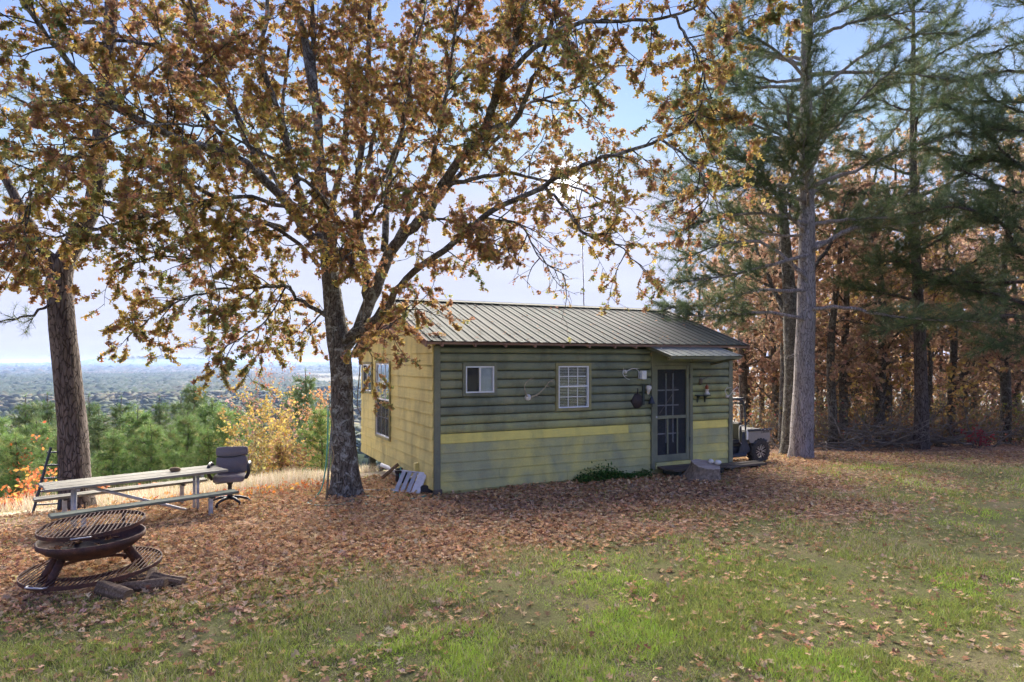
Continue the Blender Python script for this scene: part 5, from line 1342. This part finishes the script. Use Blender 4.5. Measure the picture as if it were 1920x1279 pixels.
# undergrowth and brush heap at the wood's edge
def undergrowth():
    r = np.random.default_rng(9); n = 30000
    px = r.uniform(1395, 2010, n); D = r.uniform(21.5, 40, n); x = (px - 960) / F * D
    h = np.abs(r.normal(0, .9, n)) * (.5 + fbm(x, D, .4, 7)); z = gz(x, D) + .05 + np.minimum(h, 3.0)
    P = np.stack([x, D, z], -1)
    c = pick([((.22, .12, .06), 4), ((.16, .11, .06), 4), ((.20, .17, .06), 2), ((.12, .13, .05), 2), ((.30, .17, .08), 2), ((.30, .08, .07), .4)], n, r)
    Q = scatter(tmpl_quad(), P, rnd_unit(n, r), rnd_unit(n, r), r.uniform(.08, .17, n), c)
    o = link('undergrowth', np_mesh('undergrowth', *Q), MATS['leaf']); tag(o, 'brown and olive undergrowth filling the edge of the wood', 'undergrowth', kind='stuff')
    m = MB()
    for i in range(650):
        px = r.uniform(1395, 2000); D = r.uniform(21, 34); x = (px - 960) / F * D
        P = wander((x, D, float(gz(x, D)) - .05), (r.normal(0, .35), r.normal(0, .35), 1), r.uniform(.8, 3.6), 5, r, .16); m.tube([Vector(p) for p in P], [.014, .012, .010, .007, .005, .002], 4, False)
    o = m.build('saplings', MATS['twig_grey'], None, True); tag(o, 'thin bare stems crowding the edge of the wood', 'stems', kind='stuff')
undergrowth()
r = np.random.default_rng(19); bm_ = []
for k in range(6):
    P = wander((0, 0, 0), (1, 0, .05), r.uniform(1.3, 2.4), 7, r, .16); m = MB().tube([Vector(p) for p in P], [.028 * (1 - .85 * j / 7) for j in range(8)], 5)
    for j in range(2, 7):
        B = wander(P[j], perp_dir(P[j] - P[j - 1], r, 30, 60), r.uniform(.3, .8), 4, r, .2); m.tube([Vector(p) for p in B], [.011, .009, .006, .004, .002], 4)
    bm_.append(m.mesh('branch', True))
for hx, hd, cnt, lb in ((1665, 20.6, 40, 'heap of bare grey branches behind the slimmer dark pine'), (1790, 21.3, 56, 'long heap of bare grey branches at the far right of the wood edge'), (1570, 20.4, 20, 'low scatter of dead branches between the two trunks')):
    q = ground(hx, hd); heap = empty('brush_pile', q, 0, lb, 'brush pile')
    for k in range(cnt):
        o = link('branch', bm_[k % 6], MATS['twig_grey'], heap); o.location = (r.normal(0, .75 if cnt < 50 else 1.2) - .6, r.normal(0, .4), abs(r.normal(.1, .30 if cnt > 30 else .08)))
        o.rotation_euler = (r.normal(0, .5), r.normal(-.05, .28), r.choice([0, math.pi]) + r.normal(0, .7))
# red shrub by the brush
def shrub(name, px, D, H, spread, pal, n, label, cat='shrub', leaf=(.06, .12), stems=9, seed=1, lean=0, group=None, tm=None, up=1.0):
    r = np.random.default_rng(seed); q = ground(px, D); root = empty(name, q, 0, label, cat, group); m = MB(); L = []
    for k in range(stems):
        P = wander((r.normal(0, spread * .12), r.normal(0, spread * .12), -.05), (r.normal(0, .3 * spread / H * 2), r.normal(0, .3 * spread / H * 2), up), H * r.uniform(.65, 1.0), 6, r, .10)
        m.tube([Vector(p) for p in P], [.016 * H ** .5, .014 * H ** .5, .011 * H ** .5, .009, .007, .005, .002], 4, False)
        for j in range(2, 7):
            for _ in range(3):
                B = wander(P[j], perp_dir(P[j] - P[j - 1], r, 30, 65), H * r.uniform(.08, .22), 3, r, .15, .05); m.tube([Vector(p) for p in B], [.006, .005, .003, .001], 3, False); L.append(B)
    m.build('stems', MATS['twig_grey'], root, True)
    k = r.integers(0, len(L), n); u = r.uniform(0, 3, n); B = np.array(L)[k]; i0 = np.minimum(u.astype(int), 2); f = (u - i0)[:, None]
    P = B[np.arange(n), i0] * (1 - f) + B[np.arange(n), i0 + 1] * f + r.normal(0, .03, (n, 3))
    link('foliage', np_mesh('foliage', *scatter(tm or tmpl_quad(), P, rnd_unit(n, r) + [0, 0, -.2], rnd_unit(n, r) + [0, 0, .5], r.uniform(*leaf, n), pick(pal, n, r))), MATS['leaf'], root)
    return root
RED = [((.50, .09, .04), 3), ((.42, .05, .05), 2), ((.55, .20, .05), 2)]
ORANGE = [((.527, .170, .043), 4), ((.468, .111, .043), 3), ((.510, .272, .060), 2)]
shrub('red_shrub', 1830, 20.2, .8, .5, [((.34, .05, .06), 3), ((.26, .06, .06), 2)], 220, 'little crimson shrub at the foot of the brush heap', seed=3)
shrub('green_shrub', 1925, 21.5, 2.0, 1.0, [((.20, .22, .05), 3), ((.28, .27, .06), 2)], 500, 'yellow green bush at the edge of the wood on the far right', seed=4)

# ------------------------------------------------------------------ the slope below: young pines, saplings, sumac
YP = [((.156, .266, .070), 4), ((.204, .312, .094), 3), ((.117, .204, .055), 3), ((.312, .312, .110), 1)]
DP = [((.086, .149, .055), 4), ((.117, .188, .062), 3), ((.156, .204, .077), 2)]
def young_pine(seed, H, pal, wide, per=15):
    t = Tree(seed); r = t.r
    t.trunk([Vector((.05 * math.sin(k + seed), .05 * math.cos(k * 1.3), H * k / 6 - (.15 if k == 0 else 0))) for k in range(7)], [H * .016 * (1 - .9 * k / 6) + .004 for k in range(7)], 9, .05, 3)
    nw = int(H * 2.1)
    for w_ in range(nw):
        h = H * (.10 + .88 * w_ / nw); L = wide * H * (1 - h / H) ** .85 + .10
        for k in range(6):
            az = k * 1.05 + w_ * 1.9 + r.normal(0, .25); P = wander((0, 0, h), (math.cos(az), math.sin(az), r.uniform(.25, .6)), L * r.uniform(.65, 1.15), 4, r, .10, .07)
            t.wood.tube([Vector(p) for p in P], [.014, .011, .009, .006, .003], 4, False); t.pine_limb(P, .22, .26, (.18, .45), .012, .17)
    t.shoots.append((np.array([0, 0, H]), np.array([0, 0, 1.])))
    return t.finish('young_pine', (0, 0, 0), 'x', 'tree', 'wood_bark', t.needles(pal, per, (.16, .27), .016, .8), 'needle', 'wood_bark')
YV = [young_pine(61, 4.6, YP, .44), young_pine(62, 5.2, YP, .38), young_pine(63, 7.5, DP, .33, 12)]
yused = [False] * 3
YSPOTS = [  # photo column and row of the tip, distance, kind, how it is told apart
 (30, 806, 19, 0, 'bright young pine at the far left edge of the slope'), (70, 786, 23, 1, 'young pine between the left edge and the ladder'), (48, 742, 44, 2, 'broad dark pine far down the slope at the left edge'),
 (88, 738, 47, 2, 'dark pine showing just left of the leaning trunk'), (166, 742, 42, 2, 'dark pine showing just right of the leaning trunk'), (186, 766, 36, 2, 'smaller dark pine right of the leaning trunk'),
 (228, 746, 41, 2, 'dark flat topped pine above the left end of the table'), (212, 806, 20.5, 1, 'bushy young pine behind the left half of the table'), (256, 762, 27, 0, 'bright young pine with a pointed tip behind the table'),
 (282, 792, 21, 0, 'full green young pine nearest behind the table middle'), (300, 744, 43, 2, 'dark pine tip beyond the bright young pines'), (340, 742, 40, 2, 'dark pine left of the tallest slope pine'),
 (364, 710, 37, 2, 'tallest pine on the slope rising above the others'), (350, 772, 24, 1, 'young pine below the tallest slope pine'), (398, 748, 29, 1, 'rounded young pine right of the tallest slope pine'), (424, 758, 26, 0, 'full young pine behind the office chair'),
 (452, 768, 28, 1, 'young pine between the office chair and the yellow sapling'), (478, 736, 44, 2, 'small dark pine tip behind the bare saplings'), (572, 694, 39, 2, 'dark round topped pine left of the oak trunk'), (548, 722, 46, 2, 'dark pine half hidden behind the saplings'),
 (602, 762, 20.5, 0, 'short bushy pine close beside the oak trunk'), (125, 800, 21, 1, 'young pine hidden partly by the leaning trunk'), (-20, 770, 25, 1, 'young pine cut by the left border of the view'), (318, 800, 22.5, 1, 'low young pine behind the table right half'), (390, 800, 20.5, 0, 'low bright pine just behind the chair back')]
for i, (px, py, D, k, lb) in enumerate(YSPOTS):
    q = ground(px, D, -.05); top = at(px, py, D).z; H = max(top - q.z, 1.6); H0 = (4.6, 5.2, 7.5)[k]; sc_ = H / H0; wd = min(max(sc_, .6), 1.25) if sc_ < 1.5 else sc_ * .85
    if not yused[k]: yused[k] = True; o = YV[k]; o.location = q; o['label'] = lb
    else: o = copy_tree(YV[k], q, i * 1.3, 1, lb)
    o.scale = (wd, wd, sc_); o['group'] = 'pines growing on the slope below the yard'
PURPLE = [((.240, .136, .128), 3), ((.272, .160, .112), 2), ((.336, .208, .080), 1)]
YEL = [((.440, .320, .064), 4), ((.360, .272, .072), 3), ((.400, .224, .064), 2), ((.240, .224, .064), 1.5)]
def sap(px, py, D, spread, pal, n, lb, seed, stems=5, leaf=(.07, .13)):
    q = ground(px, D); H = at(px, py, D).z - q.z; return shrub('sapling', px, D, H, spread, pal, n, lb, 'sapling', leaf, stems, seed, group='saplings on the slope', up=2.2)
sap(490, 636, 25, .5, PURPLE, 900, 'tall thin nearly bare sapling with purple leaves', 5, 4); sap(522, 655, 26.5, .4, PURPLE, 700, 'second tall bare sapling nearer the oak', 6, 3)
sap(500, 738, 22, 1.0, YEL, 1700, 'golden yellow sapling between chair and oak', 7, 8); sap(530, 760, 23.5, 1.1, PURPLE + YEL[:2], 2200, 'pinkish brown sapling left of the oak trunk', 8, 8)
sap(598, 716, 29, 1.2, [((.42, .22, .08), 3), ((.36, .18, .08), 2)], 3000, 'rusty orange sapling directly left of the oak trunk', 9, 8); sap(470, 776, 21.5, .9, YEL, 1200, 'low yellow sapling right of the office chair', 10, 7)
sap(455, 815, 19.5, .8, [((.30, .26, .09), 2), ((.24, .18, .08), 2)], 900, 'thin olive sapling behind the pale grass', 15, 7); sap(545, 815, 18.8, .9, [((.32, .26, .08), 2), ((.28, .16, .08), 2)], 1300, 'brown and olive bush at the top of the slope', 16, 9)
for i, (px, py, D, lb) in enumerate(((6, 800, 19, 'tall orange sumac at the left border'), (34, 905, 13.6, 'orange red sumac left of the ladder'), (68, 868, 14.6, 'straggly orange sumac beside the ladder'), (190, 905, 14.2, 'low orange sumac under the table end'), (268, 905, 15.0, 'bright red orange sumac behind the bench'), (300, 912, 15.3, 'small orange sumac right of the red one'), (12, 930, 12.4, 'low orange sumac at the left border'))):
    q = ground(px, D); H = max(at(px, py, D).z - q.z, .35); shrub('sumac', px, D, H, .45, ORANGE if i != 4 else RED + ORANGE, 240, lb, 'shrub', (.07, .13), 6, 30 + i, group='sumac shrubs along the slope edge')

# dry grass and orange ground cover at the edge of the slope
def straw():
    r = np.random.default_rng(23); n = 60000
    px = r.uniform(-60, 780, n); D = r.uniform(11.5, 19.5, n); x = (px - 960) / F * D; p = -.6 * x + .8 * D
    cab = (x - CX) * uc + (D - CY) * us > .3
    k = (r.random(n) < smooth01(p, 12.4, 13.6) * (.35 + .65 * smooth01(x, -7.5, -5))) & ~cab & ~(((x - CX) * uc + (D - CY) * us > -1.4) & (-(x - CX) * us + (D - CY) * uc < 4.6)); x, D = x[k], D[k]; n = len(x)
    P = np.stack([x, D, gz(x, D)], -1); H = r.uniform(.10, .34, n) * (.5 + fbm(x, D, .8, 3)); d = unit(r.normal(0, .25, (n, 3)) + [0, 0, 1]); w = unit(np.cross(d, rnd_unit(n, r))) * .006
    V = np.stack([P - w, P + w, P + d * H[:, None]], 1).reshape(-1, 3)
    C = np.ones((n, 3, 4)); C[:, :, :3] = pick([((.58, .50, .36), 4), ((.50, .41, .27), 3), ((.42, .34, .20), 2), ((.66, .60, .48), 2)], n, r)[:, None]
    o = link('dry_grass', np_mesh('dry_grass', V, np.arange(n * 3).reshape(-1, 3), C.reshape(-1, 4)), MATS['blade']); tag(o, 'pale dry grass along the top of the slope', 'grass', kind='stuff')
    n = 7000; px = r.uniform(-40, 620, n); D = r.uniform(11.4, 15.5, n); x = (px - 960) / F * D; p = -.6 * x + .8 * D
    k = r.random(n) < np.exp(-((p - 12.9 - .5 * (fbm(x, D, .6, 9) - .5)) / .5) ** 2); x, D = x[k], D[k]; n = len(x); P = np.stack([x, D, gz(x, D) + r.uniform(.01, .12, n)], -1)
    o = link('orange_groundcover', np_mesh('orange_groundcover', *scatter(tmpl_quad(), P, rnd_unit(n, r), rnd_unit(n, r) + [0, 0, 1], r.uniform(.05, .10, n), pick(ORANGE + [((.45, .28, .12), 3)], n, r))), MATS['leaf']); tag(o, 'low orange plants along the edge of the leaf litter', 'ground cover', kind='stuff')
straw()

# ------------------------------------------------------------------ the far forest
def far_forest():
    r = np.random.default_rng(99); parts = []
    ico_v, ico_f = [], []
    ph = (1 + 5 ** .5) / 2
    IV = np.array([(-1, ph, 0), (1, ph, 0), (-1, -ph, 0), (1, -ph, 0), (0, -1, ph), (0, 1, ph), (0, -1, -ph), (0, 1, -ph), (ph, 0, -1), (ph, 0, 1), (-ph, 0, -1), (-ph, 0, 1)], float); IV /= np.linalg.norm(IV[0])
    IF = np.array([(0, 11, 5), (0, 5, 1), (0, 1, 7), (0, 7, 10), (0, 10, 11), (1, 5, 9), (5, 11, 4), (11, 10, 2), (10, 7, 6), (7, 1, 8), (3, 9, 4), (3, 4, 2), (3, 2, 6), (3, 6, 8), (3, 8, 9), (4, 9, 5), (2, 4, 11), (6, 2, 10), (8, 6, 7), (9, 8, 1)])
    OV = np.array([(0, 0, 1), (1, 0, 0), (0, 1, 0), (-1, 0, 0), (0, -1, 0)], float); OF = np.array([(0, 1, 2), (0, 2, 3), (0, 3, 4), (0, 4, 1)])
    for d0, d1, n, size, (TV, TF) in ((70, 420, 3600, 4.4, (IV, IF)), (420, 1600, 9500, 8.6, (IV, IF)), (1600, 5000, 36000, 10, (OV, OF)), (5000, 14000, 24000, 26, (OV, OF))):
        az = r.uniform(-.86, .30, n); D = np.sqrt(r.uniform(d0 ** 2, d1 ** 2, n)); x, y = D * np.sin(az), D * np.cos(az)
        pch = fbm(x, y, .0022, 14, 4); field = (fbm(x, y, .0016, 33, 3) > .64) & (D > 1100); k = ~field; x, y, D, pch = x[k], y[k], D[k], pch[k]; n = len(x)
        s = size * r.uniform(.6, 1.3, n); z = gz(x, y) + s * .30
        c = pick([((.055, .085, .03), 4), ((.075, .10, .04), 3), ((.11, .115, .045), 3), ((.12, .10, .05), 1), ((.11, .105, .07), 1)], n, r, .12)
        warm = pick([((.125, .105, .055), 3), ((.105, .105, .055), 3), ((.14, .105, .055), 1)], n, r, .10); cold = pick([((.05, .08, .03), 3), ((.065, .095, .04), 2)], n, r, .07)
        f = np.clip(smooth01(pch + r.normal(0, .035, n), .40, .64), 0, 1)[:, None]; c = ((cold * (1 - f) + warm * f) * .85 + c * .15) * .68; z = z + r.normal(0, .18, n) * s
        m = len(TV); J = 1 + r.normal(0, .34, (n, m, 1))
        V = np.stack([x, y, z], -1)[:, None] + TV[None] * J * s[:, None, None] * np.array([1, 1, .62 if m > 6 else .45])
        C = np.ones((n, m, 4)); C[:, :, :3] = c[:, None] * (1 + r.normal(0, .12, (n, m, 1)))
        parts.append((V.reshape(-1, 3), (TF[None] + (np.arange(n) * m)[:, None, None]).reshape(-1, 3), np.clip(C, .01, 1).reshape(-1, 4)))
    o = link('far_forest', np_mesh('far_forest', *merge(parts), smooth=True), MATS['far_leaf']); tag(o, 'wide wooded valley of green and brown trees reaching to the horizon', 'forest', kind='stuff')
far_forest()

# ------------------------------------------------------------------ fallen leaves and grass
def litter():
    r = np.random.default_rng(70); n = 190000
    D = 4.3 * (19 / 4.3) ** r.random(n); az = r.uniform(-.80, .78, n); x = D * np.tan(az) * .98; y = D
    m = litter_mask(x, y); keep = r.random(n) < (.10 + .90 * m ** 1.3) * np.clip((y / 9) ** 1.1, .30, 1) * (.25 + .75 * smooth01(fbm(x, y, .8, 91), .30, .46))
    uu = (x - CX) * uc + (y - CY) * us; vv = -(x - CX) * us + (y - CY) * uc
    keep &= ~((uu > .05) & (uu < CW) & (vv > .0) & (vv < CG)); keep &= (-.6 * x + .8 * y) < 13.4
    x, y = x[keep][:58000], y[keep][:58000]; n = len(x)
    P = np.stack([x, y, gz(x, y) + .012 + np.abs(r.normal(0, .014, n))], -1)
    lm_ = litter_mask(x, y)
    c = pick([((.57, .345, .165), 5), ((.48, .275, .13), 4), ((.62, .42, .23), 4), ((.60, .42, .24), 2.2), ((.28, .14, .08), 1.6), ((.60, .46, .28), .6)], n, r, .2)
    V, T, C = scatter(tmpl_oak_lite(), P, rnd_unit(n, r) * [1, 1, .25], rnd_unit(n, r) * .55 + [0, 0, 1], r.uniform(.05, .10, n), c)
    o = link('fallen_leaves', np_mesh('fallen_leaves', V, T, C), MATS['litter']); tag(o, 'brown fallen oak leaves strewn over the yard', 'leaves', kind='stuff')
litter()
def grass():
    r = np.random.default_rng(80); n = 500000
    D = 4.2 * (19 / 4.2) ** r.random(n) ** 1.0; az = r.uniform(-.80, .78, n); x = D * np.tan(az) * .98; y = D
    m = litter_mask(x, y); tuft = smooth01(fbm(x, y, 1.6, 51), .30, .62); patch = fbm(x, y, .45, 61, 3)
    keep = r.random(n) < (1 - .95 * m ** 1.4) * (.30 + .70 * tuft)
    uu = (x - CX) * uc + (y - CY) * us; vv = -(x - CX) * us + (y - CY) * uc; keep &= ~((uu > 0) & (uu < CW) & (vv > 0) & (vv < CG))
    x, y, tuft, patch = x[keep], y[keep], tuft[keep], patch[keep]; n = len(x)
    H = r.uniform(.020, .058, n) * (.5 + 1.15 * tuft ** 2) * (1 + .3 * smooth01(y, 8, 16)); P = np.stack([x, y, gz(x, y) - .003], -1)
    d = unit(r.normal(0, .55, (n, 3)) * [1, 1, .3] + [0, 0, 1]); w = unit(np.cross(d, rnd_unit(n, r))) * (.0022 + .00035 * y)[:, None]
    tip = P + d * H[:, None] + r.normal(0, .012, (n, 3)) * [1, 1, 0]
    V = np.stack([P - w, P + w, tip], 1).reshape(-1, 3)
    c = pick([((.34, .39, .08), 4), ((.43, .49, .10), 3), ((.28, .34, .08), 2)], n, r, .2); dry = pick([((.56, .47, .28), 3), ((.47, .38, .21), 3), ((.38, .33, .16), 2)], n, r, .2)
    k = r.random(n) < np.clip(.60 - 1.4 * (patch - .25), .08, .78); c[k] = dry[k]
    br = (fbm(x, y, .7, 71, 3) > .60) & (~k); c[br] = c[br] * np.array([1.15, 1.30, .9])
    C = np.ones((n, 3, 4)); C[:, :, :3] = c[:, None]
    print('blades', n)
    o = link('grass', np_mesh('grass', V, np.arange(n * 3).reshape(-1, 3), C.reshape(-1, 4)), MATS['blade']); tag(o, 'short patchy green and straw coloured grass of the yard', 'grass', kind='stuff')
grass()

def roof_leaves():
    r = np.random.default_rng(44); n = 170; u = RU0 + .1 + (RU1 - RU0 - .2) * r.random(n) ** 1.7; v = EV + (RV - EV) * r.random(n) * .97
    P = np.stack([CX + u * uc - v * us, CY + u * us + v * uc, RZ - SL * np.abs(v - RV) + .024], -1)
    A = np.stack([np.cos(r.uniform(0, 6.28, n)), np.sin(r.uniform(0, 6.28, n)), r.normal(0, .1, n)], -1)
    o = link('roof_leaves', np_mesh('roof_leaves', *scatter(tmpl_oak_lite(), P, A, rnd_unit(n, r) * .3 + [0, -.3, 1], r.uniform(.05, .09, n), pick([((.34, .20, .10), 3), ((.26, .15, .08), 2)], n, r))), MATS['litter'])
    tag(o, 'scattered dead leaves lying on the metal roof', 'leaves', kind='stuff')
roof_leaves()

# ------------------------------------------------------------------ haze over the valley
hz = MB().box((0, 0, -33), (30500, 30500, 114)).build('haze', None)
t = NT('haze_air'); t.n.remove(t.p); pv = t.new('ShaderNodeVolumePrincipled'); pv.inputs['Density'].default_value = 6e-5
pv.inputs['Color'].default_value = (.40, .58, 1.0, 1); pv.inputs['Anisotropy'].default_value = .2
t.l.new(pv.outputs[0], t.out.inputs['Volume']); hz.data.materials.append(t.m); hz['kind'] = 'stuff'; hz['label'] = 'thin blue haze lying over the distant valley'
